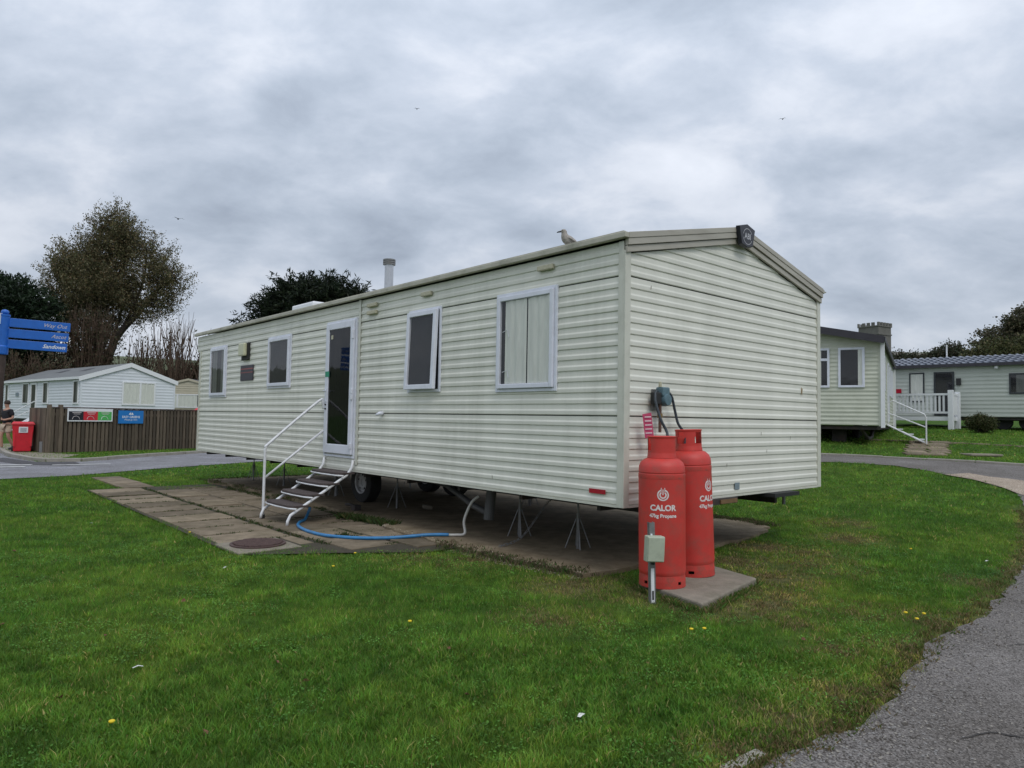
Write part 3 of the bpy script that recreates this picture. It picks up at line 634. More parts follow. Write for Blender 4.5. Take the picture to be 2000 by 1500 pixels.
# loose stones on road edges and slab edge
def stones(name, pts, size, cols, label):
    k = len(pts); P = np.array(pts); V = []; 
    base = np.array([(1, 0, 0), (0, 1, 0), (-1, 0, 0), (0, -1, 0), (0, 0, .8), (0, 0, -.6)], float)
    f0 = np.array([(0, 1, 4), (1, 2, 4), (2, 3, 4), (3, 0, 4)]); sz = size*(.5+rng.random(k)); ang = rng.uniform(0, 6.28, k)
    v = base[None]*sz[:, None, None]*(.6+.7*rng.random((k, 6, 1))); c, s_ = np.cos(ang)[:, None], np.sin(ang)[:, None]
    x = v[:, :, 0]*c-v[:, :, 1]*s_; y = v[:, :, 0]*s_+v[:, :, 1]*c; z = v[:, :, 2]
    v = np.stack([x+P[:, 0:1], y+P[:, 1:2], z+P[:, 2:3]], 2).reshape(-1, 3); f = (f0[None]+np.arange(k)[:, None, None]*6).reshape(-1, 3)
    cc = np.array(cols)[rng.integers(0, len(cols), k)]
    o = mesh_np(name, v, f, leafmat2, np.repeat(cc, 6, 0)); tag(o, label, 'gravel', kind='stuff')
leafmat2 = mat_attr('stones', .9, 0)
gp = []
for _ in range(4200):
    i = random.randrange(0, 42); a = Vector(NEAR_PATH[i+2]); b = Vector(NEAR_PATH[i+3]); q = a.lerp(b, random.random()); d = abs(random.gauss(0, .22)); gp.append((q.x+d*.75, q.y-d*.65, Hs(q.x, q.y)+.014))
stones('gravel', gp, .006, [(.22, .21, .20), (.15, .14, .13), (.26, .24, .21), (.08, .07, .06)], 'small loose stones scattered along the edge of the near road')
gp = []
for _ in range(2600):
    i = random.choice([0, 1, 2, 3]); a = Vector(SLAB[i]); b = Vector(SLAB[i+1]); q = a.lerp(b, random.random()); o_ = random.gauss(-.03, .05); gp.append((q.x+V_[0]*o_, q.y+V_[1]*o_, .04 if o_ > .0 else .0))
stones('gravel', gp, .008, [(.30, .25, .18), (.2, .16, .11), (.38, .33, .25), (.1, .08, .05)], 'crumbled stone chips along the broken edge of the concrete base')

o = MB().box((-.13, -.028, -.03), (.13, .028, .012)).build('edging_stone', MAT['kerb'], None, bevel=.008, loc=(.98, 2.98, .004)); o.rotation_euler = (0, 0, R(38)); tag(o, 'pale sunken edging stone in the grass at the bottom of the near road edge', 'edging stone')

# ------------------------------------------------------------------ generic face helpers for caravans
def FP(face, Wd):
    return {'L': lambda a, z, o: (-o, a, z), 'F': lambda a, z, o: (a, -o, z), 'R': lambda a, z, o: (Wd+o, a, z)}[face]
def fbox(mb, P, a0, a1, z0, z1, o0, o1):
    p = P(a0, z0, o0); q = P(a1, z1, o1); return mb.box(p, q)
ROWS_PROF = [(0.0, .000), (0.04, .0075), (.09, .0100), (.36, .0105), (.42, .0098), (.55, .0030), (.62, .0022), (.96, .0012), (1.0, 0.0)]
def board(P, z0, z1, ends, clip=None):
    """one row of profiled cladding; ends(z)->(a0,a1)"""
    mb = MB(); vs = []; k = len(ROWS_PROF)
    for (f, o) in ROWS_PROF:
        z = z0+(z1-z0)*f; a0, a1 = ends(z); vs += [P(a0, z, o), P(a1, z, o)]
    fs = [(2*i, 2*i+1, 2*i+3, 2*i+2) for i in range(k-1)]
    n = len(vs); z, a = z0, ends(z0); zt = z1; b = ends(z1)
    vs += [P(a[0], z0, -.02), P(a[1], z0, -.02), P(b[0], z1, -.02), P(b[1], z1, -.02)]
    fs += [(n, n+1, 1, 0), (n, n+2, n+3, n+1), (n+2, 2*k-2, 2*k-1, n+3)]
    fs += [tuple([n]+[2*i for i in range(k)]+[n+2]), tuple([n+1]+[2*i+1 for i in range(k)]+[n+3])]
    mb.add(vs, fs); return mb
def curtain_mesh(P, a0, a1, z0, z1, o, amp=.012, folds=9):
    n = folds*6; vs = []; fs = []
    for i in range(n+1):
        a = a0+(a1-a0)*i/n; d = o+amp*math.sin(i/6*2*math.pi)+amp*.4*math.sin(i*1.7)
        vs += [P(a, z0, d), P(a, z1, d)]
    fs = [(2*i, 2*i+2, 2*i+3, 2*i+1) for i in range(n)]
    return MB().add(vs, fs)
def frame_mb(P, a0, a1, z0, z1, w, o0, o1, wb=None):
    mb = MB(); wb = wb or w
    fbox(mb, P, a0, a0+w, z0, z1, o0, o1); fbox(mb, P, a1-w, a1, z0, z1, o0, o1); fbox(mb, P, a0+w+.0005, a1-w-.0005, z0, z0+wb, o0, o1-.0005); fbox(mb, P, a0+w+.0005, a1-w-.0005, z1-w, z1, o0, o1-.0005); return mb
def window(par, P, a0, a1, z0, z1, w=.05, fm=None, curtain=None, split=None, label=None, halo=True, cm=None, hsplit=None):
    fm = fm or MAT['upvc']
    fr = frame_mb(P, a0, a1, z0, z1, w, .004, .05); 
    if split is not None: fbox(fr, P, split-w*.6, split+w*.6, z0+w, z1-w, .004, .049)
    if hsplit is not None: fbox(fr, P, a0+w, a1-w, hsplit-w*.6, hsplit+w*.6, .004, .048)
    f = fr.build('window', fm, par, bevel=.006)
    if label: f['label'] = label
    mb = MB(); fbox(mb, P, a0+w-.01, a1-w+.01, z0+w-.01, z1-w+.01, .018, .0205); mb.build('dark_interior', MAT['void'], f)
    if curtain:
        for (c0, c1) in curtain: curtain_mesh(P, a0+w+c0*(a1-a0-2*w), a0+w+c1*(a1-a0-2*w), z0+w+.003, z1-w-.003, .029, .005, max(3, int((c1-c0)*8))).build('curtain', cm or MAT['curtain'], f, smooth=True)
    mb = MB().add([P(a0+w-.002, z0+w-.002, .041), P(a1-w+.002, z0+w-.002, .041), P(a1-w+.002, z1-w+.002, .041), P(a0+w-.002, z1-w+.002, .041)], [(0, 1, 2, 3)]); mb.build('pane', MAT['glass'], f, recalc=False)
    return f

# ------------------------------------------------------------------ the main caravan
LEN, WID, ZF, ZE = 11.2, 3.68, .664, 3.0
APEX_T, ZA = 1.86, 3.455
car = empty('static_caravan', (NX, NY, 0), R(41.5), 'large cream ribbed static caravan in the middle, raised on axle stands', 'caravan')
PL, PF, PR = FP('L', WID), FP('F', WID), FP('R', WID)
def zroof(t): return 3.035+(ZA-3.035)*(t/APEX_T) if t < APEX_T else 3.035+(ZA-3.035)*((WID-t)/(WID-APEX_T))
core = MB().add([(.02, .02, ZF), (WID-.02, .02, ZF), (WID-.02, LEN-.02, ZF), (.02, LEN-.02, ZF), (.02, .02, 2.98), (WID-.02, .02, 2.98), (WID-.02, LEN-.02, 2.98), (.02, LEN-.02, 2.98), (APEX_T, .02, ZA-.06), (APEX_T, LEN-.02, ZA-.06)],
   [(0, 1, 2, 3), (0, 4, 7, 3), (1, 5, 6, 2), (0, 1, 5, 8, 4), (3, 2, 6, 9, 7)]).build('wall_core', MAT['chassis'], car)
panels = [(ZF, 1.437, 8), (1.443, 2.677, 12), (2.683, 2.985, 3)]
for (z0, z1, n) in panels:
    for i in range(n):
        a = z0+(z1-z0)*i/n; b = z0+(z1-z0)*(i+1)/n
        board(PL, a, b, (lambda z: (.06, LEN if z < 2.68 else LEN+.2))).build('cladding_board', MAT['siding'], car, recalc=True)
        board(PR, a, b, (lambda z: (.06, LEN))).build('cladding_board', MAT['siding'], car)
def gable_ends(z):
    zb = z+.165
    if zb < 3.035: return (.055, WID-.055)
    k = (zb-3.035)/(ZA-3.035); return (max(.055, APEX_T*k), min(WID-.055, WID-(WID-APEX_T)*k))
gp_ = [(ZF, 1.437, 8), (1.443, 2.677, 12)]
rows = [(z0+(z1-z0)*i/n, z0+(z1-z0)*(i+1)/n) for z0, z1, n in gp_ for i in range(n)]
z = 2.683
while z < 3.27: rows.append((z, min(z+.1025, 3.285))); z += .1025
for a, b in rows:
    board(PF, a, b, gable_ends).build('cladding_board', MAT['gablesid'], car)
# far gable end, simple boarding of the same kind
for z0, z1, n in gp_:
    for i in range(n):
        a = z0+(z1-z0)*i/n; b = z0+(z1-z0)*(i+1)/n
        board(lambda a_, z_, o_: (a_, LEN+o_, z_), a, b, lambda z: (.055, WID-.055)).build('cladding_board', MAT['gablesid'], car)
# dark seam strips behind the two panel joints
for P_, a0, a1 in ((PL, .06, LEN), (PF, .055, WID-.055)):
    for z in (1.44, 2.68):
        mb = MB(); fbox(mb, P_, a0, a1, z-.004, z+.004, -.01, .002); mb.build('panel_joint', MAT['black'], car)
# corner posts and edge trims
for (x, y, sx, sy) in ((0, 0, -1, -1), (WID, 0, 1, -1), (0, LEN, -1, 1), (WID, LEN, 1, 1)):
    top = 2.90 if sy < 0 else 2.68
    mb = MB(); mb.box((x, y, ZF-.02), (x+sx*.02-sx*.0, y-sy*.06, 2.985 if sy < 0 else 2.68)); mb.build('corner_trim', MAT['trim'], car, bevel=.003)
    mb = MB(); mb.box((x+sx*.0205, y+sy*.02, ZF-.02), (x-sx*.055, y+sy*.0005, top)); mb.build('corner_trim', MAT['trim'], car, bevel=.003)
for P_, a0, a1 in ((PL, .06, LEN-.06), (PF, .056, WID-.056), (PR, .06, LEN-.06)):
    mb = MB(); fbox(mb, P_, a0, a1, ZF-.022, ZF-.001, -.01, .016); mb.build('bottom_trim', MAT['trim'], car)
# roof: two slopes with a light sheet profile, oversailing the eaves
def roofslope(t0, z0, t1, z1, name='roof'):
    mb = MB(); th = .03
    mb.add([(t0, -.015, z0), (t1, -.015, z1), (t1, LEN+.2, z1), (t0, LEN+.2, z0), (t0, -.015, z0-th), (t1, -.015, z1-th), (t1, LEN+.2, z1-th), (t0, LEN+.2, z0-th)], [(0, 1, 2, 3), (7, 6, 5, 4), (0, 4, 5, 1), (1, 5, 6, 2), (2, 6, 7, 3), (3, 7, 4, 0)])
    return mb.build(name, MAT['roofm'], car)
rf = roofslope(-.05, 3.045, APEX_T, ZA+.005); rf2 = roofslope(APEX_T+.0005, ZA+.005, WID+.05, 3.045)
mb = MB(); mb.box((-.075, -.06, 3.0), (-.018, LEN+.24, 3.05)); mb.build('gutter', MAT['gutter'], car, bevel=.006)
mb = MB(); mb.box((-.052, -.02, 3.052), (-.02, LEN+.22, 3.066)); mb.build('roof_edge_strip', MAT['gutter'], car)
mb = MB(); mb.box((WID+.018, -.05, 3.0), (WID+.075, LEN+.24, 3.05)); mb.build('gutter', MAT['gutter'], car, bevel=.006)
mb = MB(); mb.box((WID+.076, -.045, 3.02), (WID+.13, .05, 3.032)); mb.build('gutter_spout', MAT['gutter'], car)
# barge boards (two-step) on the near gable
def barge(tA, zA, tB, zB, lo, hi, o0, o1, m, nm):
    vs = []
    for o in (o0, o1):
        vs += [PF(tA, zA-lo, o), PF(tB, zB-lo, o), PF(tB, zB-hi, o), PF(tA, zA-hi, o)]
    MB().add(vs, [(0, 1, 2, 3), (7, 6, 5, 4), (0, 4, 5, 1), (1, 5, 6, 2), (2, 6, 7, 3), (3, 7, 4, 0)]).build(nm, m, car, bevel=.003)
ze = 3.045
for (tA, tB, zA_, zB_) in ((-.02, APEX_T-.003, ze, ZA), (APEX_T+.003, WID+.02, ZA, ze)):
    barge(tA, zA_, tB, zB_, -.008, .045, .014, .062, MAT['barge'], 'barge_board'); barge(tA, zA_, tB, zB_, .046, .105, .014, .056, MAT['barge'], 'barge_board'); barge(tA, zA_, tB, zB_, .110, .168, .014, .040, MAT['barge'], 'barge_board')
# ridge end cap with its badge
capP = [(-.185, .045-.042), (0, .045), (.185, .045-.042), (.10, -.17), (-.10, -.17)]
capP = [(-.165, -.012), (-.0, .03), (.165, -.012), (.115, -.20), (.0, -.225), (-.115, -.20)]
vs = [PF(APEX_T+.0+x, ZA+z_, .064) for x, z_ in capP]+[PF(APEX_T+x*.93, ZA+z_*.96-.002, .105) for x, z_ in capP]; n = len(capP)
cap = MB().add(vs, [tuple(range(n)), tuple(range(2*n-1, n-1, -1))]+[(i, (i+1) % n, n+(i+1) % n, n+i) for i in range(n)]).build('ridge_end_cap', mat('cap_black', (.012, .012, .02), .35, .1, 8), car, bevel=.004)
def text_mesh(txt, size, font_scale=1.0, bold=0, shear=0, align='CENTER'):
    cu = bpy.data.curves.new('lettering', 'FONT'); cu.body = txt; cu.size = size; cu.align_x = align; cu.align_y = 'CENTER'; cu.offset = bold; cu.shear = shear; cu.resolution_u = 3
    ob = bpy.data.objects.new('lettering', cu); COL.objects.link(ob); dg = bpy.context.evaluated_depsgraph_get(); me = bpy.data.meshes.new_from_object(ob.evaluated_get(dg)); bpy.data.objects.remove(ob)
    return me
def place_text(txt, size, m, par, org, right, up, name='lettering', bold=0, shear=0, align='CENTER'):
    me = text_mesh(txt, size, bold=bold, shear=shear, align=align); r_ = Vector(right).normalized(); u_ = Vector(up).normalized()
    for v in me.vertices: v.co = Vector(org)+r_*v.co.x+u_*v.co.y
    me.materials.clear(); me.materials.append(m); o = bpy.data.objects.new(name, me); COL.objects.link(o); o.parent = par; return o
place_text('ABI', .085, MAT['pearl'], cap, PF(APEX_T, ZA-.105, .108), (1, 0, 0), (0, 0, 1), bold=.002)
ring = []
for i in range(25):
    a = 2*math.pi*i/24; 
    if i < 24: ring.append(a)
mb = MB(); n = 28
for i in range(n): 
    a = 2*math.pi*i/n; 
    for r_ in (.083, .090): mb.v.append(PF(APEX_T+r_*math.cos(a), ZA-.105+r_*.95*math.sin(a), .1075))
mb.f = [(2*i, 2*i+1, (2*i+3) % (2*n), (2*i+2) % (2*n)) for i in range(n) if not (i in (0, 1, 26, 27, 13, 14))]
mb.build('badge_ring', MAT['pearl'], cap, recalc=False)

# windows of the long side
window(car, PL, 9.68, 10.5, 1.75, 2.68, .055, curtain=[(0, .25), (.55, .9)], cm=MAT['curtain_dk'], label='narrow white window nearest the far left end of the long side')
window(car, PL, 6.83, 7.66, 1.87, 2.67, .055, label='white window with dark blue glass between the plaque and the door')
w4 = window(car, PL, .85, 1.68, 1.71, 2.67, .048, curtain=[(0.0, .44), (.462, .91)], label='largest white window with pale net curtains, nearest the corner')
# second sash frame outline on w4 (outer flange)
for a0, a1, z0, z1 in ((.815, 1.715, 1.675, 2.705), (6.795, 7.695, 1.835, 2.705), (9.645, 10.535, 1.715, 2.715), (2.72, 3.40, 1.70, 2.705)):
    frame_mb(PL, a0, a1, z0, z1, .032, .004, .026).build('window_flange', MAT['upvc'], car, bevel=.003)
mb = MB()
for zc in (2.62, 2.6): pass
# stay arms inside big window
for zc in (1.88, 2.3): mb.tube([PL(1.60, zc, .036), PL(1.52, zc+.02, .037), PL(1.50, zc-.06, .037)], .004, 6)
mb.build('curtain_hook', MAT['upvc'], w4)
# top-hung open window: a tilted sash in front of its flange
sash = bpy.data.objects.new('open_window', None); COL.objects.link(sash); sash.parent = car; sash.location = (-.03, 0, 2.67); sash.rotation_euler = (0, R(1.9), 0)
sash['label'] = 'top hung white window tilted open with dark glass'
PS = lambda a, z, o: (-o, a, z)
frame_mb(PS, 2.755, 3.365, -.94, -.0, .058, 0, .045).build('sash_frame', MAT['upvc'], sash, bevel=.006)
mb = MB(); fbox(mb, PS, 2.81, 3.31, -.884, -.056, .012, .014); mb.build('fly_screen', MAT['void'], sash)
MB().add([PS(2.81, -.884, .032), PS(3.31, -.884, .032), PS(3.31, -.056, .032), PS(2.81, -.056, .032)], [(0, 1, 2, 3)]).build('pane', MAT['glass'], sash, recalc=False)
mb = MB(); fbox(mb, PL, 2.75, 3.37, 1.735, 2.67, .017, .0195); mb.build('dark_interior', MAT['void'], car)
# door
door = bpy.data.objects.new('door', None); COL.objects.link(door); door.parent = car
door['label'] = 'white framed fully glazed door above the steps'
frame_mb(PL, 4.68, 5.56, .82, 2.76, .028, .004, .03).build('door_frame', MAT['upvc'], door, bevel=.003)
frame_mb(PL, 4.72, 5.535, .87, 2.73, .095, .006, .055, wb=.13).build('door_leaf', MAT['upvc'], door, bevel=.008)
mb = MB(); fbox(mb, PL, 4.80, 5.45, .99, 2.65, .018, .0205); mb.build('dark_interior', MAT['void'], door)
curtain_mesh(PL, 4.815, 5.44, 1.0, 2.635, .026, .003, 12).build('door_blind', mat('door_blind', (.05, .05, .052), .9, .2, 9), door, smooth=True)
MB().add([PL(4.812, .998, .042), PL(5.442, .998, .042), PL(5.442, 2.637, .042), PL(4.812, 2.637, .042)], [(0, 1, 2, 3)]).build('pane', MAT['dglass'], door, recalc=False)
mb = MB(); fbox(mb, PL, 5.33, 5.39, 2.50, 2.56, .0445, .046); mb.build('sticker', MAT['beige'], door)
mb = MB(); fbox(mb, PL, 5.40, 5.52, 1.96, 2.04, .0555, .058); mb.build('green_sticker', MAT['green'], door)
for zc in (2.56, 1.74, 1.66, .99, 2.5): 
    mb = MB(); fbox(mb, PL, 4.71, 4.745, zc-.035, zc+.035, .05, .075); mb.build('hinge', MAT['upvc'], door, bevel=.004)
mb = MB(); fbox(mb, PL, 5.46, 5.50, 1.60, 1.80, .0555, .066); mb.tube([PL(5.48, 1.76, .066), PL(5.48, 1.76, .10), PL(5.38, 1.76, .10)], .009, 8); mb.build('handle', MAT['upvc'], door)
for zc in (1.56, 1.5): MB().tube([PL(5.48, zc, .055), PL(5.48, zc, .07)], .012, 8).build('lock', MAT['chassis'], door)
mb = MB(); fbox(mb, PL, 4.60, 4.655, .74, 2.99, .013, .018); mb.build('joint_strip', MAT['trim'], car)
for a in (5.62, 8.0, 2.3): 
    mb = MB(); fbox(mb, PL, a, a+.004, 1.45, 2.98, .010, .0135) if False else None
# lamp, plaque, vents, outlet, reflector
lamp = MB(); fbox(lamp, PL, 8.52, 8.84, 2.37, 2.68, .012, .05); lamp = lamp.build('porch_lamp', MAT['black'], car, bevel=.01)
mb = MB(); fbox(mb, PL, 8.56, 8.82, 2.44, 2.67, .0505, .12); mb.build('lamp_glass', mat('lamp_cream', (.55, .55, .38), .3, .05, 10), lamp, bevel=.02)
pq = MB(); fbox(pq, PL, 8.33, 8.92, 2.0, 2.28, .013, .024); pq = pq.build('name_plaque', MAT['plaque'], car, bevel=.03)
mb = MB(); fbox(mb, PL, 8.335, 8.915, 2.20, 2.222, .0245, .027); mb.build('stripe', MAT['plaquered'], pq); mb = MB(); fbox(mb, PL, 8.335, 8.915, 2.14, 2.155, .0245, .027); mb.build('stripe', MAT['plaquered'], pq)
for a0, a1, z0, z1 in ((4.17, 4.41, 2.86, 2.91), (4.17, 4.41, 2.76, 2.81), (2.92, 3.13, 2.855, 2.905), (.87, 1.09, 2.865, 2.915)):
    v_ = MB(); fbox(v_, PL, a0, a1, z0, z1, .008, .045); v_ = v_.build('vent_cover', MAT['beige'], car, bevel=.008)
MB().tube([PL(3.99, 1.44, .0), PL(3.99, 1.44, .05), PL(4.02, 1.42, .09)], [.03, .025, .012], 10).build('water_outlet', MAT['upvc'], car, smooth=True)
mb = MB(); fbox(mb, PL, .19, .38, .745, .785, .0135, .02); mb.build('reflector', MAT['reflector'], car)
mb = MB(); fbox(mb, PF, 1.77, 1.86, .71, .78, .0135, .016); mb.build('patch', MAT['greypatch'], car)
mb = MB(); mb.add([PF(3.22, 1.83, .0135), PF(3.25, 1.81, .0135), PF(3.238, 1.73, .0135), PF(3.215, 1.76, .0135)], [(0, 1, 2, 3)]); mb.build('rust_stain', MAT['rust'], car)
for P_, a, z in ((PF, 1.62, .98), (PF, 2.42, 1.11), (PF, 2.3, 1.3), (PF, .35, 2.63), (PF, 1.35, 3.21), (PL, 1.75, .80), (PF, 2.95, 1.25)):
    MB().add([P_(a, z, .0135), P_(a+.008, z+.008, .0135), P_(a+.005, z-.028, .0135), P_(a-.002, z-.034, .0135)], [(0, 1, 2, 3)]).build('scuff', MAT['grime'], car)
# flue, roof vent
fl = MB().lathe((.42, 4.62, 3.10), [(0, 0), (.10, 0), (.10, .03), (.062, .04), (.062, .46), (0, .46)], 20).build('flue_pipe', MAT['flue'], car, smooth=False); smooth_by_angle(fl)
for k in range(3): smooth_by_angle(MB().lathe((.42, 4.62, 3.545+.028*k), [(0, 0), (.088, 0), (.088, .020), (.062, .022), (0, .022)], 20).build('flue_cowl', MAT['galv'], fl))
MB().prism([(.42, 7.0), (.80, 7.0), (.80, 7.82), (.42, 7.82)], 3.13, 3.31).build('roof_vent', MAT['white'], car, bevel=.03)
# underside and chassis
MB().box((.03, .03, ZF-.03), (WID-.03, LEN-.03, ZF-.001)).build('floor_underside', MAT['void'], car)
for t in (.85, WID-.85): MB().box((t-.025, .1, ZF-.17), (t+.025, LEN-.1, ZF-.031)).build('chassis_beam', MAT['chassis'], car)
for s in np.arange(.35, 11, 1.05): MB().box((.08, s-.02, ZF-.085), (WID-.08, s+.02, ZF-.032)).build('cross_member', MAT['chassis'], car)
MB().box((1.10, -.06, .585), (1.75, .35, .64)).build('timber_block', MAT['chassis'], car); MB().box((1.42, -.075, .592), (1.72, -.061, .632)).build('timber_end', MAT['amber'], car)
MB().box((2.4, -.12, .60), (2.95, .3, .64)).build('drawbar_bracket', MAT['black'], car)
MB().tube([(3.4, .3, .42), (3.4, .3, .64)], .02, 8).build('stabiliser', MAT['galv'], car)
# wheels
def wheel(t, s):
    w = bpy.data.objects.new('wheel', None); COL.objects.link(w); w.parent = car; w.location = (t, s, .355); w.rotation_euler = (0, R(-90), 0)
    smooth_by_angle(MB().lathe((0, 0, 0), [(.18, -.12), (.25, -.125), (.31, -.115), (.325, -.09), (.325, .05), (.31, .075), (.25, .085), (.18, .08), (.18, -.12)], 32).build('tyre', MAT['tyre'], w))
    rim = smooth_by_angle(MB().lathe((0, 0, 0), [(.0, .03), (.05, .03), (.06, .045), (.10, .05), (.13, .03), (.155, .035), (.16, .07), (.182, .082), (.182, -.07), (.0, -.07)], 32).build('rim', MAT['rim'], w))
    for k in range(5):
        a = k*1.2566; MB().cyl((.115*math.cos(a), .115*math.sin(a), .04), .016, 0, .012, 8).build('wheel_hole', MAT['black'], rim)
wheel(.95, 6.05); wheel(WID-.95, 6.05); wheel(WID-.95, 6.85)
# jacks: pyramid axle stands
def jack(t, s, top, rot=0, foot=.16, base=.042):
    x, y = ST(s, t)
    return t, s, x, y
jk = empty('axle_stand', (0, 0, .042)); hh = .53
MB().tube([(0, 0, .0), (0, 0, hh-.16)], .017, 10).build('stem', MAT['galv'], jk); MB().tube([(0, 0, hh-.16), (0, 0, hh-.02)], .011, 8).build('screw', MAT['galv'], jk)
MB().box((-.05, -.05, hh-.018), (.05, .05, hh)).build('head', MAT['galv'], jk)
for k in range(4):
    a = math.pi/4+k*math.pi/2; MB().tube([(0.018*math.cos(a), 0.018*math.sin(a), hh*.60), (.135*math.cos(a), .135*math.sin(a), .008)], .0065, 6).build('leg', MAT['galv'], jk)
JP = [(1.2, .72, 'axle stand under the near right corner, closest to the red gas bottles'), (2.12, .72, 'axle stand second from the red bottles, right of the white drain pipe'), (5.1, .95, 'axle stand just right of the caravan wheel'),
      (7.0, .95, 'axle stand behind the top treads of the steps, left of the wheel'), (9.1, .95, 'axle stand seen left of the steps against the grass'), (10.6, .95, 'axle stand under the far left end of the caravan'),
      (1.6, 2.83, 'dark axle stand on the far side beside the near corner'), (4.2, 2.83, 'dark axle stand on the far side behind the drain pipe'), (7.6, 2.83, 'dark axle stand on the far side beyond the wheel'), (10.0, 2.83, 'dark axle stand on the far side near the left end')]
for i, (s, t, lb) in enumerate(JP):
    o = jk if i == 0 else copy_tree(jk); x, y = ST(s, t); o.location = (x, y, .042 + 0); o.rotation_euler = (0, 0, R(41.5+random.uniform(-15, 15))); tag(o, lb, 'axle stand', 'axle stands under the caravan')
# pipes below
ut = MB().tube([PL(4.6, .57, -.9), PL(3.6, .52, -.75), PL(2.75, .34, -.55), PL(2.45, .30, -.5)], .038, 12).build('waste_pipe', MAT['greypipe'], car, smooth=True)
MB().tube([PL(2.42, .22, -.5), PL(2.42, .62, -.55)], .06, 16).build('waste_stack', MAT['greypipe'], car)
MB().tube([PL(3.3, .60, -.5), PL(1.2, .60, -.5)], .025, 10).build('conduit', MAT['whitepipe'], car)
for s in (3.0, 2.0, 2.7): MB().tube([PL(s, .60, -.9), PL(s-.35, .57, -.5)], .018, 8).build('conduit', MAT['whitepipe'], car)
# white drain pipe down to the blue hose (top-level: lies on the slab)
def cpt(s, t, z): x, y = ST(s, t); return (x, y, z)
def smooth_path(pts, n=8):
    P = [Vector(p) for p in pts]; out = []
    for i in range(len(P)-1):
        p0 = P[max(i-1, 0)]; p1 = P[i]; p2 = P[i+1]; p3 = P[min(i+2, len(P)-1)]
        for k in range(n):
            t = k/n; out.append(.5*((2*p1)+(-p0+p2)*t+(2*p0-5*p1+4*p2-p3)*t*t+(-p0+3*p1-3*p2+p3)*t**3))
    out.append(P[-1]); return out
dpz = MB().tube(smooth_path([cpt(2.42, .35, .50), cpt(2.47, .28, .42), cpt(2.53, .23, .22), cpt(2.50, .22, .08), cpt(2.56, .14, .06), cpt(2.68, .04, .055)]), .016, 10).build('drain_pipe', MAT['whitepipe'], smooth=True)
tag(dpz, 'thin white plastic drain pipe bending down from the chassis to the blue hose', 'pipe')
hose = MB().tube(smooth_path([cpt(2.62, .08, .06), cpt(2.75, -.12, .06), cpt(2.92, -.48, .04), cpt(3.17, -.76, .03), cpt(3.56, -.95, .022), cpt(3.95, -.98, .018), cpt(4.30, -.93, .015), cpt(4.58, -.84, .012), cpt(4.78, -.72, .014), cpt(4.90, -.60, .02), cpt(4.98, -.52, .08), cpt(5.0, -.48, .16)]), .019, 12).build('hose', MAT['bluehose'], smooth=True)
tag(hose, 'blue hose curving across the paving from the foot of the steps to the white pipe', 'hose')
o = MB().box((-.07, -.05, 0), (.07, .05, .06)); o = o.build('rubble', MAT['padconc'], None, bevel=.02, loc=cpt(4.75, 1.25, .042)); o.rotation_euler = (.1, .2, .5); tag(o, 'pale lump of rubble on the concrete behind the axle stands', 'rubble')
o = MB().tube([(-.2, 0, .05), (-.05, 0, .06), (.06, 0, .05)], .022, 8); o.box((.05, -.05, .0), (.17, .05, .07)); o = o.build('pipe_offcut', MAT['chassis'], None, loc=cpt(5.35, .35, .042)); o.rotation_euler = (0, 0, R(-50)); tag(o, 'dark pipe offcut lying on the concrete behind the steps', 'pipe')
# chain hanging from the chassis to the slab by the second jack
ch = MB(); P = smooth_path([cpt(1.75, .1, .05), cpt(1.75, .42, .12), cpt(1.72, .75, .45), cpt(1.7, .9, .55)], 7)
for k in range(len(P)-1):
    a, b = P[k], P[k+1]; d = (b-a); side = d.cross(Vector((0, 0, 1))).normalized()*.012 if k % 2 else Vector((0, 0, .012))
    ch.tube([a-d*.15-side*0, a+side, b+side, b+d*.15, b-side, a-side, a-d*.15], .0035, 5, cap=False)
tag(ch.build('chain', MAT['galv']), 'steel chain slack between the chassis and the concrete near the corner', 'chain')

# ------------------------------------------------------------------ steps with handrail
st = empty('steps', (NX, NY, 0), R(41.5), 'white tubular steps with four brown treads and a handrail at the caravan door', 'steps')
def PP(s, o, z): return (-o, s, z)
sA, sB = 4.68, 5.52; zt = .80; zg = -.005
for s, lab in ((sA, 0), (sB, 1)):
    MB().tube([PP(s, .03, zt), PP(s, .045, zt-.10), PP(s, .12, zt-.20), PP(s, .90, .12), PP(s, .935, .05), PP(s, .94, zg)], .019, 10).build('stringer', MAT['whitemetal'], st, smooth=True)
for k in range(4):
    f = (k+.15)/3.62; o_ = .12+.78*f+.02; z_ = (zt-.20)+(.12-(zt-.20))*f+.03
    # tread: a board with a rounded outer edge, on a bent white edge bar
    a0, a1 = sA-.02, sB+.02; poly = [(a0, o_-.16), (a1, o_-.16), (a1, o_+.03), (a1-.10, o_+.085), ((a0+a1)/2, o_+.10), (a0+.10, o_+.085), (a0, o_+.03)]
    tr = MB(); vs = [PP(a, b, z_) for a, b in poly]+[PP(a, b, z_+.028) for a, b in poly]; n = len(poly)
    tr.add(vs, [tuple(range(n)), tuple(range(2*n-1, n-1, -1))]+[(i, (i+1) % n, n+(i+1) % n, n+i) for i in range(n)]); tr = tr.build('tread', MAT['tread'], st, bevel=.004)
    MB().tube([PP(a0-.04, o_+.03, z_-.012), PP(a0+.08, o_+.078, z_-.012), PP((a0+a1)/2, o_+.096, z_-.012), PP(a1-.08, o_+.078, z_-.012), PP(a1+.04, o_+.03, z_-.012)], .011, 8).build('edge_bar', MAT['whitemetal'], tr, smooth=True)
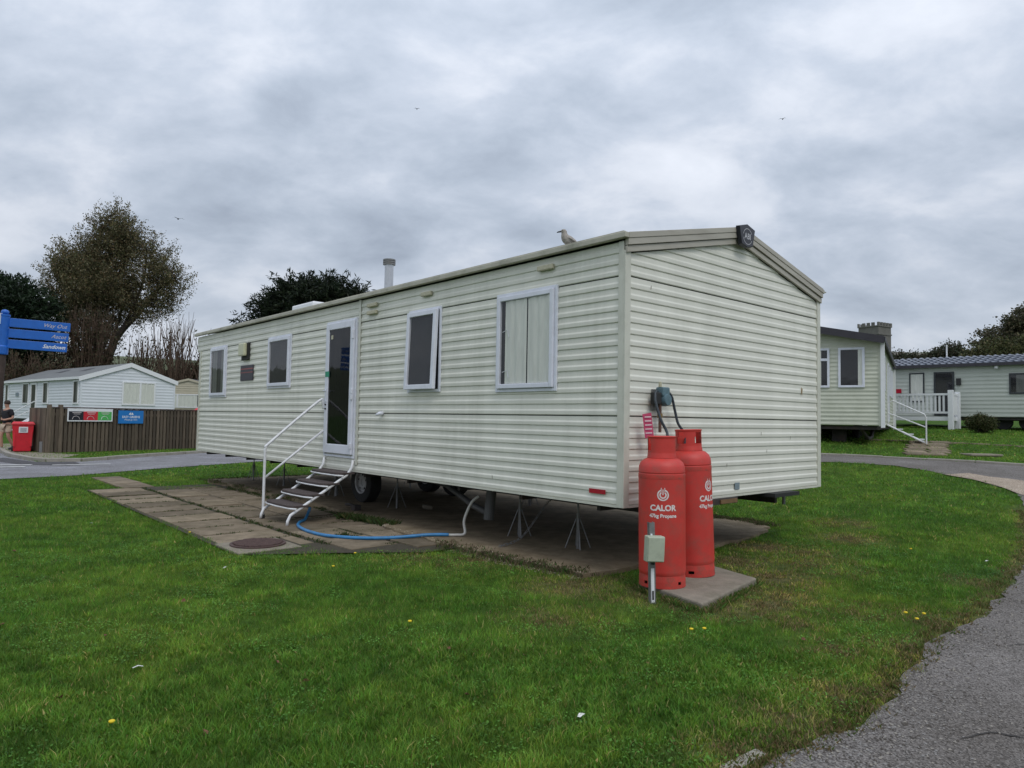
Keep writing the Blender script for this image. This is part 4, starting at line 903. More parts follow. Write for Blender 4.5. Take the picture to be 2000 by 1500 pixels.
MB().tube(smooth_path([PP(sB+.03, .05, 1.50), PP(sB+.03, .07, 1.585), PP(sB+.03, .14, 1.60), PP(sB+.03, .83, 1.02), PP(sB+.03, .895, .94), PP(sB+.03, .90, .80), PP(sB+.03, .90, zg-.01)], 5), .0185, 10).build('handrail', MAT['whitemetal'], st, smooth=True)
MB().tube([PP(sB+.03, .05, 1.18), PP(sB+.03, .90, .53)], .016, 10).build('handrail', MAT['whitemetal'], st, smooth=True)
MB().cyl(PP(sB+.03, .90, zg), .026, -.03, .04, 12).build('foot_cap', MAT['black'], st)

# ------------------------------------------------------------------ gas bottles
def text_on_cyl(txt, size, r_, z, ang, m, par, bold=0):
    me = text_mesh(txt, size, bold=bold); bm = bmesh.new(); bm.from_mesh(me); bm.to_mesh(me); bm.free()
    for v in me.vertices:
        a = ang+v.co.x/r_; y = v.co.y; v.co = (r_*math.cos(a), r_*math.sin(a), z+y)
    me.materials.clear(); me.materials.append(m); o = bpy.data.objects.new('lettering', me); COL.objects.link(o); o.parent = par; return o
redworn = mat('worn_red_paint', (.50, .042, .030), .6, .15, 6, dirt=(.16, .075, .05), dscale=13, damt=.85, bump=.15, bscale=60)
def gas_bottle(x, y, z, text_ang, collar_ang, label, tilt=(0, 0), collar_holes=(-1.22, 1.9)):
    g = empty('gas_bottle', (x, y, z), 0, label, 'gas bottle', 'red gas bottles on the pad'); g.rotation_euler = (tilt[0], tilt[1], 0)
    r_ = .190
    prof = [(0, .075), (.10, .068), (.175, .085), (.186, .10), (r_, .125), (r_, .128)] 
    prof += [(r_, .905), (r_-.003, .909), (r_-.003, .916), (r_, .92), (r_-.004, .965), (.172, .998), (.145, 1.022), (.105, 1.038), (.05, 1.044), (0, 1.045)]
    body = MB().lathe((0, 0, 0), prof, 56).build('body', MAT['redpaint'], g); smooth_by_angle(body, 30)
    # foot ring with oval drain slots (left open)
    n = 72; ring = MB(); slots = [k*math.pi/2+.4+collar_ang for k in range(4)]
    zs = [0, .028, .052, .10, .13]; ro = r_-.002; ri = r_-.007
    for ra in (ro, ri):
        for zz in zs:
            for j in range(n): a = 2*math.pi*j/n; q = ra-(.004 if zz == .10 else 0); ring.v.append((q*math.cos(a), q*math.sin(a), zz))
    for L_ in range(2):
        for i in range(4):
            for j in range(n):
                a = 2*math.pi*(j+.5)/n
                hole = i == 1 and any(abs((a-s_+math.pi) % (2*math.pi)-math.pi) < .115 for s_ in slots)
                if hole: continue
                b = L_*5*n; f = (b+i*n+j, b+i*n+(j+1) % n, b+(i+1)*n+(j+1) % n, b+(i+1)*n+j); ring.f.append(f if L_ == 0 else f[::-1])
    for j in range(n): ring.f.append((j, 5*n+j, 5*n+(j+1) % n, (j+1) % n))
    ring.build('foot_ring', redworn, g, recalc=False)
    MB().lathe((0, 0, 0), [(r_+.0006, .868), (r_+.0012, .872), (r_+.0012, .902), (r_+.0006, .906)], 56).build('shoulder_seam', redworn, g, smooth=True)
    # collar with hand holes
    col = MB(); rc = .113; zs = [1.035, 1.075, 1.095, 1.15, 1.19, 1.205]; n = 72; holes = [math.atan2(-y, -x)+q for q in collar_holes]
    for ra in (rc, rc-.005):
        for k, zz in enumerate(zs):
            for j in range(n):
                a = 2*math.pi*j/n; q = ra+(.006 if k == 0 else 0)+(.003 if k >= 5 else 0); col.v.append((q*math.cos(a), q*math.sin(a), zz))
    gap = collar_ang+math.pi*.98
    for L_ in range(2):
        for i in range(5):
            for j in range(n):
                a = 2*math.pi*(j+.5)/n
                w_ = {2: .42, 1: .36}.get(i, 0)
                if i == 3: w_ = .30
                if any(abs((a-h_+math.pi) % (2*math.pi)-math.pi) < w_ for h_ in holes) and i in (2, 3): continue
                b = L_*6*n; f = (b+i*n+j, b+i*n+(j+1) % n, b+(i+1)*n+(j+1) % n, b+(i+1)*n+j); col.f.append(f if L_ == 0 else f[::-1])
    for j in range(n): col.f.append((5*n+j, 5*n+(j+1) % n, 11*n+(j+1) % n, 11*n+j))
    co = col.build('collar', MAT['redpaint'], g, recalc=False)
    MB().torus if False else None
    rp = [((rc)*math.cos(2*math.pi*j/40), (rc)*math.sin(2*math.pi*j/40), 1.207) for j in range(41)]
    MB().tube(rp, .0065, 8, cap=False).build('collar_rim', MAT['redpaint'], co, smooth=True)
    vl = MB().lathe((0, 0, 1.04), [(0, 0), (.018, 0), (.018, .03), (.012, .035), (.012, .08), (.02, .085), (.02, .10), (0, .10)], 12); vl.tube([(0, 0, 1.09), (.05*math.cos(text_ang+1.5), .05*math.sin(text_ang+1.5), 1.09)], .011, 8); vl.build('valve', MAT['brass'], g)
    rr = r_+.0012
    text_on_cyl('CALOR', .064, rr, .64, text_ang, MAT['whiteprint'], g, .0026); text_on_cyl('47kg Propane', .040, rr, .578, text_ang, MAT['whiteprint'], g, .0015)
    # emblem: an open ring with a bar and inner drop
    def arc(r0, r1, a0, a1, name):
        mb = MB(); k = 24
        for i in range(k+1):
            a = a0+(a1-a0)*i/k
            for q in (r0, r1):
                u, w = q*math.sin(a), q*math.cos(a); an = text_ang+u/rr; mb.v.append((rr*math.cos(an), rr*math.sin(an), .745+w))
        mb.f = [(2*i, 2*i+1, 2*i+3, 2*i+2) for i in range(k)]; mb.build(name, MAT['whiteprint'], g, recalc=False)
    arc(.036, .047, .32, 2*math.pi-.32, 'emblem'); arc(.018, .029, .62, 2*math.pi-.62, 'emblem')
    for u0 in (-.0165, .0115):
        mb = MB(); 
        for u, w in ((u0, .0), (u0+.005, .0), (u0+.005, .046), (u0, .046)): an = text_ang+u/rr; mb.v.append((rr*math.cos(an), rr*math.sin(an), .745+w+.012 if w else .745+.022))
        mb.f = [(0, 1, 2, 3)]; mb.build('emblem', MAT['whiteprint'], g, recalc=False)
    mb = MB(); 
    for u, w in ((-.004, .0), (.004, .0), (.004, .045), (-.004, .045)): an = text_ang+u/rr; mb.v.append((rr*math.cos(an), rr*math.sin(an), .745+w))
    mb.f = [(0, 1, 2, 3)]; mb.build('emblem', MAT['whiteprint'], g, recalc=False)
    return g
pad = MB().prism([(1.09, 5.93), (1.43, 5.26), (2.14, 6.16), (1.85, 6.78)], -.05, .065).build('concrete_pad', MAT['padconc'], None, bevel=.012); tag(pad, 'grey concrete paving pad under the two red gas bottles', 'concrete pad')
C1 = (1.262, 5.865, .066); C2 = (1.625, 6.30, .066)
gas_bottle(*C1, math.atan2(-C1[1], -C1[0])+.05, math.atan2(-C1[1], -C1[0])-1.15, 'front red gas bottle, nearer and left of the other, lettering facing the viewer', (0, R(-.6)))
g2 = gas_bottle(*C2, math.atan2(-C2[1], -C2[0])+.98, math.atan2(-C2[1], -C2[0])-.48, 'rear red gas bottle, right of the other with its lettering half turned away', (R(-.5), R(-2.0)), (-.62, .92, 2.9)); g2.scale = (1, 1, 1.045)
# regulator on the gable wall with hoses and tag
rg = empty('gas_regulator', (NX, NY, 0), R(41.5), 'grey green gas regulator with black hoses on the gable above the front red bottle', 'gas regulator')
t0 = .43
MB().box((t0-.065, -.03, 1.50), (t0+.04, -.0135, 1.69)).build('back_plate', MAT['galv'], rg)
b_ = MB().lathe((0, 0, 0), [(0, -.05), (.052, -.05), (.058, -.02), (.058, .02), (.05, .05), (0, .055)], 20); b_.xf(Matrix.Translation((t0+.03, -.085, 1.595)) @ Matrix.Rotation(R(90), 4, 'X')); smooth_by_angle(b_.build('regulator_body', MAT['regul'], rg))
MB().box((t0-.03, -.12, 1.625), (t0+.075, -.035, 1.71)).build('changeover_valve', MAT['regul'], rg, bevel=.012)
MB().lathe((t0-.015, -.075, 1.711), [(0, 0), (.016, 0), (.014, .045), (0, .05)], 10).build('indicator', MAT['beige'], rg)
MB().box((t0-.115, -.11, 1.55), (t0-.035, -.04, 1.66)).build('bracket', MAT['black'], rg, bevel=.01)
MB().box((t0+.07, -.10, 1.655), (t0+.10, -.06, 1.685)).build('brass_union', MAT['brass'], rg, bevel=.004)
MB().tube([(t0-.015, -.075, 1.60), (t0-.015, -.075, 1.30)], .014, 10).build('copper_pipe', mat('old_copper', (.10, .05, .035), .6, .3, 30), rg)
MB().tube([(t0-.015, -.075, 1.43), (t0-.015, -.075, 1.47)], .024, 8).build('brass_union', MAT['brass'], rg)
def wl(p):   # world point to the caravan's local frame
    s_, t_ = toST(p[0], p[1]); return (t_, s_, p[2])
va = wl((C1[0]-.02, C1[1]+.02, 1.18)); vb = wl((C2[0]-.08, C2[1]-.02, 1.2))
MB().tube(smooth_path([(t0-.06, -.08, 1.67), (t0-.10, -.09, 1.66), (t0-.13, -.11, 1.58), (t0-.12, -.16, 1.42), (t0-.10, -.22, 1.28), va]), .0125, 10).build('hose', MAT['hoseblk'], rg, smooth=True)
MB().tube(smooth_path([(t0+.10, -.08, 1.67), (t0+.15, -.085, 1.62), (t0+.19, -.09, 1.50), (t0+.215, -.11, 1.38), (t0+.26, -.16, 1.28), vb]), .0125, 10).build('hose', MAT['hoseblk'], rg, smooth=True)
tg = MB().add([(t0-.300, -.10, 1.46), (t0-.228, -.14, 1.475), (t0-.200, -.15, 1.26), (t0-.272, -.11, 1.25)], [(0, 1, 2, 3)]); so = tg.build('warning_tag', MAT['pinktag'], rg); so.modifiers.new('s', 'SOLIDIFY').thickness = .003
for k in range(5):
    z_ = 1.44-.035*k; MB().add([(t0-.285+.004*k, -.109, z_), (t0-.232+.004*k, -.139, z_+.003), (t0-.232+.004*k, -.139, z_-.006), (t0-.285+.004*k, -.109, z_-.009)], [(0, 1, 2, 3)]).xf(Matrix.Translation((-.004, -.006, 0))).build('tag_text_line', MAT['tagwhite'], so)
# small service post with box
px, py = 1.112, 5.50
sv = empty('service_post', (px, py, 0), R(12), 'short grey steel post with a pale green plastic box in front of the gas bottles', 'service post')
sv.rotation_euler = (0, R(-1.5), R(12))
MB().box((-.022, -.012, -.05), (.022, -.008, .62)).add([], []).build('post_channel', MAT['galv'], sv)
MB().box((-.022, -.0075, -.05), (-.018, .03, .62)).build('post_flange', MAT['galv'], sv); MB().box((.018, -.0075, -.05), (.022, .03, .62)).build('post_flange', MAT['galv'], sv)
bx = MB().box((-.072, -.085, .33), (.070, -.0125, .525)).build('meter_box', MAT['boxgrey'], sv, bevel=.008); bx.rotation_euler = (0, R(4), 0); bx.location = (-.03, 0, 0)
MB().box((-.067, -.094, .337), (.065, -.0855, .518)).build('box_lid', MAT['boxgrey'], bx, bevel=.004)
MB().tube([(-.01, -.02, .51), (-.01, -.02, .535)], .008, 8).build('gland', MAT['white'], sv); MB().tube([(.0, -.02, .30), (.0, -.02, .322)], .014, 8).build('gland', MAT['black'], sv)
MB().box((-.016, -.0145, .01), (.010, -.0125, .27)).build('white_strip', MAT['white'], sv); MB().box((-.010, -.0165, .03), (.004, -.0148, .10)).build('label_mark', MAT['black'], sv)

# ------------------------------------------------------------------ seagull and birds
def skin_obj(name, verts, edges, radii, m, parent=None, root=0, sub=2):
    me = bpy.data.meshes.new(name); me.from_pydata([tuple(v) for v in verts], edges, []); me.materials.append(m)
    o = bpy.data.objects.new(name, me); COL.objects.link(o); o.parent = parent
    md = o.modifiers.new('skin', 'SKIN'); md.use_smooth_shade = True
    if not me.skin_vertices: me.attributes
    for i, sv_ in enumerate(me.skin_vertices[0].data):
        r_ = radii[i]; sv_.radius = r_ if isinstance(r_, tuple) else (r_, r_); sv_.use_root = (i == root)
    ss = o.modifiers.new('sub', 'SUBSURF'); ss.levels = sub; ss.render_levels = sub; return o
def gull():
    x, y = ST(.80, .10); g = empty('seagull', (x, y, 3.068), R(0), 'young brown mottled seagull standing on the roof edge looking left', 'seagull'); g.scale = (.84, .84, .84)
    P = smooth_path([(.150, 0, .022), (.105, 0, .045), (.060, 0, .070), (.015, 0, .092), (-.022, 0, .118), (-.040, 0, .150), (-.046, 0, .180), (-.052, 0, .200), (-.070, 0, .205), (-.084, 0, .203)], 3); k = len(P)
    rk = np.interp(np.linspace(0, 9, k), range(10), [.004, .024, .046, .058, .056, .044, .033, .034, .024, .010])
    MB().tube(P, list(rk), 14).build('body', MAT['gull'], g, smooth=True)
    MB().tube([(-.085, 0, .203), (-.118, 0, .196), (-.134, 0, .188)], [.0105, .0085, .003], 8).build('beak', MAT['beak'], g, smooth=True)
    for sy in (-1, 1):
        MB().lathe((0, 0, 0), [(0, -.003), (.006, 0), (0, .004)], 8).xf(Matrix.Translation((-.072, sy*.028, .212))).build('eye', MAT['beak'], g)
        V = [(.0, sy*.042, .120), (.045, sy*.046, .092), (.095, sy*.034, .060), (.145, sy*.014, .030)]
        skin_obj('wing', V, [(0, 1), (1, 2), (2, 3)], [(.032, .016), (.038, .016), (.024, .010), (.007, .005)], MAT['gull'], g, 1)
        MB().tube([(.01, sy*.022, .05), (.01, sy*.022, -.02)], .006, 6).build('leg', MAT['chassis'], g)
    MB().add([(.07, -.025, .05), (.07, .025, .05), (.15, .025, .005), (.15, -.025, .005)], [(0, 1, 2, 3)]).build('tail', MAT['gull'], g)
gull()
def flying(x, y, z, sp, rz, label):
    b = empty('flying_bird', (x, y, z), rz, label, 'bird', 'birds flying far off in the sky')
    MB().lathe((0, 0, 0), [(0, -.2), (.05, -.1), (.06, .02), (.035, .14), (0, .2)], 8).xf(Matrix.Rotation(R(90), 4, 'X')).build('body', MAT['birddark'], b, smooth=True)
    for q in (-1, 1): MB().add([(0, -.08, .02), (0, .09, .02), (q*sp*.5, .05, .12), (q*sp, -.06, .0), (q*sp*.5, -.07, .11)], [(0, 1, 2, 4), (2, 3, 4)]).build('wing', MAT['birddark'], b)
flying(-29.0, 60, 18.1, .55, R(40), 'distant gull in flight right of the tall tree top'); flying(30.8, 80, 36.6, .45, R(-30), 'tiny distant bird high in the sky above the right half'); flying(-13.0, 90, 41.5, .4, R(10), 'tiny distant bird high in the centre left of the sky')

# ------------------------------------------------------------------ background caravans
def simple_caravan(name, org, ang, L_, W_, zf, ze_, za_, sid, label, roofm, fascia, rowp=.105, eave=.12, fas=.22, overF=.06, group='static caravans in the background'):
    c = empty(name, org, ang, label, 'caravan', group); PLx, PFx, PRx = FP('L', W_), FP('F', W_), FP('R', W_); tm = W_/2
    def clad(P, ends, zt):
        mb = MB(); z_ = zf
        while z_ < zt-.005:
            b = board(P, z_, min(z_+rowp, zt), ends); mb.add(b.v, b.f); z_ += rowp
        return mb
    o = clad(PLx, lambda z: (0, L_), ze_).build('side_cladding', sid, c, recalc=False); o = clad(PRx, lambda z: (0, L_), ze_).build('side_cladding', sid, c, recalc=False)
    def ge(z):
        if z < ze_: return (0, W_)
        k = (z-ze_)/(za_-ze_); return (min(tm, tm*k), max(tm, W_-tm*k))
    clad(PFx, ge, za_-.03).build('end_cladding', sid, c, recalc=False)
    MB().box((.03, .03, zf), (W_-.03, L_-.03, ze_)).build('wall_core', MAT['chassis'], c)
    for x in (-.02, W_-.05): MB().box((x, -.025, zf-.02), (x+.07, -.0005 if False else .02, ze_)).build('corner_trim', sid, c)
    th = .05
    for (a, b, za1, zb1) in ((-eave, tm, ze_-eave*(za_-ze_)/tm, za_), (tm+.001, W_+eave, za_, ze_-eave*(za_-ze_)/tm)):
        MB().add([(a, -overF, za1+th), (b, -overF, zb1+th), (b, L_+.1, zb1+th), (a, L_+.1, za1+th), (a, -overF, za1), (b, -overF, zb1), (b, L_+.1, zb1), (a, L_+.1, za1)], [(0, 1, 2, 3), (7, 6, 5, 4), (0, 4, 5, 1), (1, 5, 6, 2), (2, 6, 7, 3), (3, 7, 4, 0)]).build('roof', roofm, c)
        MB().add([(a, -overF-.03, za1+th+.01), (b, -overF-.03, zb1+th+.01), (b, -overF-.03, zb1-fas+.06), (a, -overF-.03, za1-fas+.06), (a, -overF-.001, za1+th+.01), (b, -overF-.001, zb1+th+.01), (b, -overF-.001, zb1-fas+.06), (a, -overF-.001, za1-fas+.06)],
                 [(0, 1, 2, 3), (7, 6, 5, 4), (0, 4, 5, 1), (1, 5, 6, 2), (2, 6, 7, 3), (3, 7, 4, 0)]).build('barge_board', fascia, c)
    for x in (-eave-.03, W_+eave): MB().box((x, -overF, ze_-.10), (x+.03, L_+.1, ze_+.02)).build('gutter', fascia, c)
    MB().box((.1, .1, zf-.12), (W_-.1, L_-.1, zf-.02)).build('chassis', MAT['chassis'], c)
    return c, PLx, PFx, PRx
# left white caravan
z0 = Hs(-20.8, 34)
c, pl_, pf_, pr_ = simple_caravan('static_caravan', (-20.8, 34, 0), math.atan2(.77, .64), 12.0, 4.5, .95, 3.06, 3.84, MAT['whitesid'], 'white static caravan with grey roof behind the wooden fence', MAT['greyroof'], MAT['white'], rowp=.15)
window(c, pf_, 1.87, 3.50, 1.75, 2.95, .07, MAT['white'], curtain=[(0, .5), (.5, 1)], split=2.75)
for a0, a1, z_0 in ((.2, .9, 1.75), (4.4, 5.2, 1.75), (7.45, 8.5, 1.75), (11.0, 11.6, 1.75)): window(c, pl_, a0, a1, z_0, 2.92, .07, MAT['white'], curtain=[(.1, .5)], cm=MAT['curtain_dk'])
d_ = window(c, pl_, 6.2, 7.1, 1.1, 2.9, .1, MAT['white']); d_['label'] = 'white door between two windows'
MB().box((-.06, 9.2, 2.2), (-.015, 9.6, 2.4)).build('number_plate', MAT['greypatch'], c)
for (a, b) in ((1.2, 3.0), (1.2, 6.5)): MB().add([(a, b, 3.11+.78*(a/2.25)), (a+.5, b, 3.11+.78*((a+.5)/2.25)), (a+.5, b+.9, 3.11+.78*((a+.5)/2.25)), (a, b+.9, 3.11+.78*(a/2.25))], [(0, 1, 2, 3)]).xf(Matrix.Translation((0, 0, .012))).build('skylight', MAT['darkroof'], c)
MB().tube([(-.06, 6.3, 1.9), (-.9, 6.9, 1.25), (-.95, 6.95, .3)], .03, 8).build('handrail', MAT['whitemetal'], c); MB().tube([(-.06, 6.3, 1.5), (-.95, 6.95, .9)], .03, 8).build('handrail', MAT['whitemetal'], c)
MB().add([(-.05, 7.2, 1.0), (-.05, 6.3, 1.0), (-1.0, 6.3, .35), (-1.0, 7.2, .35)], [(0, 1, 2, 3)]).build('stair_flight', MAT['white'], c)
# cream caravan behind the fence
c, pl_, pf_, pr_ = simple_caravan('static_caravan', (-23.0, 46, 0), math.atan2(.12, .99), 10, 3.6, .9, 3.15, 3.62, MAT['tansid'], 'tan static caravan partly hidden between white and main caravans', MAT['darkroof'], MAT['tansid'], rowp=.15, fas=.14)
window(c, pf_, .7, 3.0, 1.75, 2.65, .07, MAT['white'], curtain=[(0, .75)], split=1.15)
rb = MB().box((0, 0, 0), (1.1, .8, .18)); rb.prism([(-.05, -.05), (1.15, -.05), (1.15, .85), (-.05, .85)], .18, .26); rb = rb.build('red_locker', MAT['bluebin'], None, bevel=.03); rb.location = (-14.15, 33, 1.35); 
bpy.data.objects.remove(rb)
lk = empty('red_canopy', (-13.45, 31.5, 0), 0, 'small red canopy roof showing above the right end of the wooden fence', 'canopy')
MB().add([(-.62, -.4, 1.50), (.4, -.4, 1.50), (.4, .5, 1.50), (-.62, .5, 1.50), (-.4, 0, 1.78), (.4, 0, 1.80)], [(0, 1, 5, 4), (1, 2, 5), (2, 3, 4, 5), (3, 0, 4), (0, 3, 2, 1)]).build('canopy_top', MAT['bluebin'], lk)
for x, y in ((-.55, -.35), (.35, -.35), (.35, .45), (-.55, .45)): MB().tube([(x, y, 0), (x, y, 1.5)], .03, 8).build('pole', MAT['whitemetal'], lk)

# right cream caravan R1: origin is its left front corner
oR = (9.95-.866*3.7, 19.0+.5*3.7)
c, pl_, pf_, pr_ = simple_caravan('static_caravan', (oR[0], oR[1], 0), math.atan2(-.5, .866), 10.4, 3.7, 1.39, 3.74, 4.13, MAT['creamsid'], 'cream static caravan with black fascia just right of the main caravan', MAT['slate'], MAT['darkroof'], rowp=.115, eave=.10, fas=.2, overF=.3)
window(c, pf_, 2.66, 3.32, 2.42, 3.52, .06, curtain=[(.8, 1.0)], label='large plain white window nearest the corner'); window(c, pf_, 1.55, 2.44, 2.42, 3.52, .06, curtain=[(.4, .8)], hsplit=3.2)
for z_ in (2.32, 2.2): pass
for a0, a1, z_0 in ((.5, 1.0, 2.4), (1.4, 2.0, 2.4), (4.4, 5.2, 1.5), (6.2, 7.0, 2.4), (8.2, 9.0, 2.4)): window(c, pr_, a0, a1, z_0, 3.42, .06, curtain=[(.1, .6)], cm=MAT['curtain_dk'])
MB().box((3.702, -.06, 1.33), (3.80, .12, 3.66)).build('corner_post', MAT['white'], c)
MB().box((3.702, 10.2, 1.3), (3.80, 10.4, 3.6)).build('corner_post', MAT['white'], c)
for t_, s_ in ((1.0, 1.2), (2.6, .9)): MB().box((t_-.18, s_-.18, .7), (t_+.18, s_+.18, 1.26)).build('block_pier', MAT['chassis'], c)
for t_ in (.8, 2.9):
    for s_ in (3.0, 4.0):
        b_ = MB().lathe((0, 0, 0), [(0, -.09), (.28, -.09), (.31, -.05), (.31, .05), (.28, .09), (0, .09)], 20); b_.xf(Matrix.Translation((t_, s_, 1.13)) @ Matrix.Rotation(R(90), 4, 'Y')); b_.build('wheel', MAT['tyre'], c)
MB().tube([(3.2, .2, 1.3), (3.35, .6, 1.02), (3.4, 1.3, 1.05), (3.4, 2.2, 1.3)], .05, 8).build('waste_pipe', MAT['chassis'], c)
# its steps (top-level: they stand on the ground)
P1 = Matrix.Translation((oR[0], oR[1], 0)) @ Matrix.Rotation(math.atan2(-.5, .866), 4, 'Z')
s1 = empty('steps', (oR[0], oR[1], 0), math.atan2(-.5, .866), 'thin white steps with a handrail on the side of the right cream caravan', 'steps')
for ss in (1.35, 2.15):
    MB().tube([(3.78, ss, 1.42), (4.72, ss, .93)], .022, 8).build('stringer', MAT['whitemetal'], s1)
for k in range(3): MB().box((3.95+.27*k, 1.35, 1.28-.14*k), (4.18+.27*k, 2.15, 1.31-.14*k)).build('tread', MAT['whitemetal'], s1)
MB().tube([(3.82, 1.3, 1.45), (3.82, 1.3, 2.05), (3.95, 1.3, 2.10), (4.72, 1.3, 1.72), (4.76, 1.3, 1.62), (4.76, 1.3, .9)], .02, 8).build('handrail', MAT['whitemetal'], s1); MB().tube([(3.82, 1.3, 1.75), (4.76, 1.3, 1.36)], .018, 8).build('handrail', MAT['whitemetal'], s1)

# right far caravan R2 with tiled roof: its long side (-X face) looks at us
c, pl_, pf_, pr_ = simple_caravan('static_caravan', (24.38, 22.52, 0), R(45), 11.8, 4.0, 1.80, 3.92, 4.36, MAT['graysid'], 'grey static caravan with blue grey tiled roof at the far right edge', MAT['tile'], MAT['darkroof'], rowp=.16, eave=.2)
# corrugated tile rows on the facing slope
tl = MB(); n = 46; rowsn = 5
for r_ in range(rowsn):
    ta = -.20+2.2*r_/rowsn; tb = -.20+2.2*(r_+1)/rowsn; za1 = 3.876+.484*r_/rowsn+.085; zb1 = 3.876+.484*(r_+1)/rowsn+.06
    for i in range(n):
        for q in range(4):
            y0 = -.05+(11.6/n)*(i+q/4); y1 = -.05+(11.6/n)*(i+(q+1)/4); h0 = .028*math.sin(q/4*2*math.pi); h1 = .028*math.sin((q+1)/4*2*math.pi)
            tl.add([(ta, y0, za1+h0), (ta, y1, za1+h1), (tb, y1, zb1+h1), (tb, y0, zb1+h0)], [(0, 1, 2, 3)])
        tl.add([(ta, -.05+11.6/n*i, za1-.05), (ta, -.05+11.6/n*(i+1), za1-.05), (ta, -.05+11.6/n*(i+1), za1), (ta, -.05+11.6/n*i, za1)], [(0, 1, 2, 3)])
tag(tl.build('roof_tiles', MAT['tile'], c), kind='stuff')
dk = mat('dark_frame', (.03, .035, .04), .4, .1, 5)
window(c, pl_, 9.97, 10.54, 2.4, 3.63, .05, dk, curtain=[(0, 1)])
dd = window(c, pl_, 8.88, 9.62, 1.84, 3.64, .07, dk); dd['label'] = 'dark sliding door onto the deck'
window(c, pl_, 5.2, 7.02, 2.70, 3.51, .06, dk, curtain=[(.1, .9)], cm=MAT['curtain_dk'])
MB().box((-.10, 8.64, 3.08), (-.02, 8.80, 3.36)).build('wall_lamp', MAT['black'], c); MB().lathe((-.1, 7.41, 3.76), [(0, -.06), (.07, -.05), (.07, .05), (0, .06)], 12).build('dome_lamp', MAT['white'], c)
MB().box((-.06, 10.85, 2.78), (-.02, 11.05, 2.96)).build('red_plaque', MAT['reflector'], c)
for s_ in (5.6, 6.5, 7.3):
    b_ = MB().lathe((0, 0, 0), [(0, -.09), (.28, -.09), (.31, -.05), (.31, .05), (.28, .09), (0, .09)], 20); b_.xf(Matrix.Translation((.5, s_, 1.6)) @ Matrix.Rotation(R(90), 4, 'Y')); b_.build('wheel', MAT['tyre'], c)
MB().tube([(1.95, 9.6, 4.4), (1.95, 9.6, 4.95)], .03, 8).build('mast', MAT['white'], c)
# deck
dk_ = empty('deck', (17.2, 27.6, 0), R(-45), 'white railed veranda deck on posts in front of the tiled caravan', 'deck')
MB().box((-3.0, 0, 1.62), (.0, 1.0, 1.78)).build('deck_floor', MAT['white'], dk_)
MB().box((-3.2, -.03, 2.62), (-.09, .05, 2.70)).build('top_rail', MAT['white'], dk_); MB().box((-3.2, -.02, 1.90), (-.09, .04, 1.98)).build('bottom_rail', MAT['white'], dk_)
bm_ = MB().box((-.035, -.012, 0), (.035, .012, .63)).build('baluster', MAT['white'], dk_); bm_.location = (-.25, 0.01, 1.985)
for k in range(1, 21): q = bm_.copy(); COL.objects.link(q); q.parent = dk_; q.location = (-.25-.145*k, .01, 1.985)
for (x, y, zt_) in ((0, 0, 2.82), (.0, 1.0, 2.78), (-3.2, 0, 2.78)): MB().box((x-.09, y-.09, 1.25), (x+.09, y+.09, zt_)).build('post', MAT['white'], dk_, bevel=.01)
MB().box((-.03, .09, 2.62), (.04, .91, 2.70)).build('side_rail', MAT['white'], dk_); MB().box((-.012, .10, 1.85), (.02, .90, 2.6)).build('side_panel', MAT['white'], dk_)
# stone path on the right
rp = empty('stone_path', (0, 0, 0)); tag(rp, kind='structure')
for k in range(8):
    f = k/8; yy = 17.75+3.0*f; xx = 9.95+1.9*f
    for j in range(2):
        w_ = .52; x0 = xx+j*(w_+.03)+random.uniform(-.05, .05); sh = random.uniform(-.04, .04)
        vs = []
        for zz in (-.03, .03):
            for a, b in ((0, 0), (w_, 0), (w_+.06, .34), (.06, .34)): X_, Y_ = x0+a+sh*b, yy+b; vs.append((X_, Y_, Hs(X_, Y_)+zz))
        MB().add(vs, [(0, 3, 2, 1), (4, 5, 6, 7), (0, 1, 5, 4), (1, 2, 6, 5), (2, 3, 7, 6), (3, 0, 4, 7)]).build('paving_slab', pavem, rp, bevel=.01)
for k in range(8):
    X_ = 10.6+.5*k; Y_ = 20.9-.18*k; MB().box((0, 0, -.03), (.46, .4, .03)).build('paving_slab', pavem, rp, loc=(X_, Y_, Hs(X_, Y_)))
o = MB().box((-.4, -.25, -.02), (.4, .25, .035)).build('manhole', MAT['padconc'], None, bevel=.02, loc=(11.9, 17.9, Hs(11.9, 17.9)+.01)); tag(o, 'small pale concrete cover in the grass right of the far stone path', 'drain cover')

# ------------------------------------------------------------------ left: fence, signs, bin, person, finger post
fA = Vector((-15.65, 24.0, 0)); fB = Vector((-12.6, 29.6, 0)); fD = (fB-fA).normalized(); fn = Vector((fD.y, -fD.x, 0))*1
fang = math.atan2(fD.y, fD.x)
fe = empty('fence', tuple(fA), fang, 'weathered brown vertical board fence beyond the road on the left with two signs', 'fence')
FL = (fB-fA).length
x = 0; zb_ = -.03
pk = []
while x < FL:
    w_ = random.uniform(.095, .105); hgt = 1.50+random.uniform(-.015, .015)+.02*x/FL
    MB().box((x, -.035, zb_), (x+w_, -.012, hgt)).build('fence_board', MAT['oldwood'], fe); x += w_+.045
x = .07
while x < FL:
    MB().box((x, .05, zb_), (x+.105, .072, 1.50)).build('fence_board', MAT['oldwood'], fe); x += .115
for z_ in (.35, 1.25): MB().box((0, -.011, z_), (FL, .03, z_+.08)).build('rail', MAT['oldwood'], fe)
MB().box((-.03, -.055, 1.505), (FL, .08, 1.545)).build('capping', MAT['postwood'], fe)
for xp in (-.12, .25, 3.0, FL): MB().box((xp, -.06, -.1), (xp+.11, .05, 1.62 if xp < 1 else 1.5)).build('fence_post', MAT['oldwood'], fe)
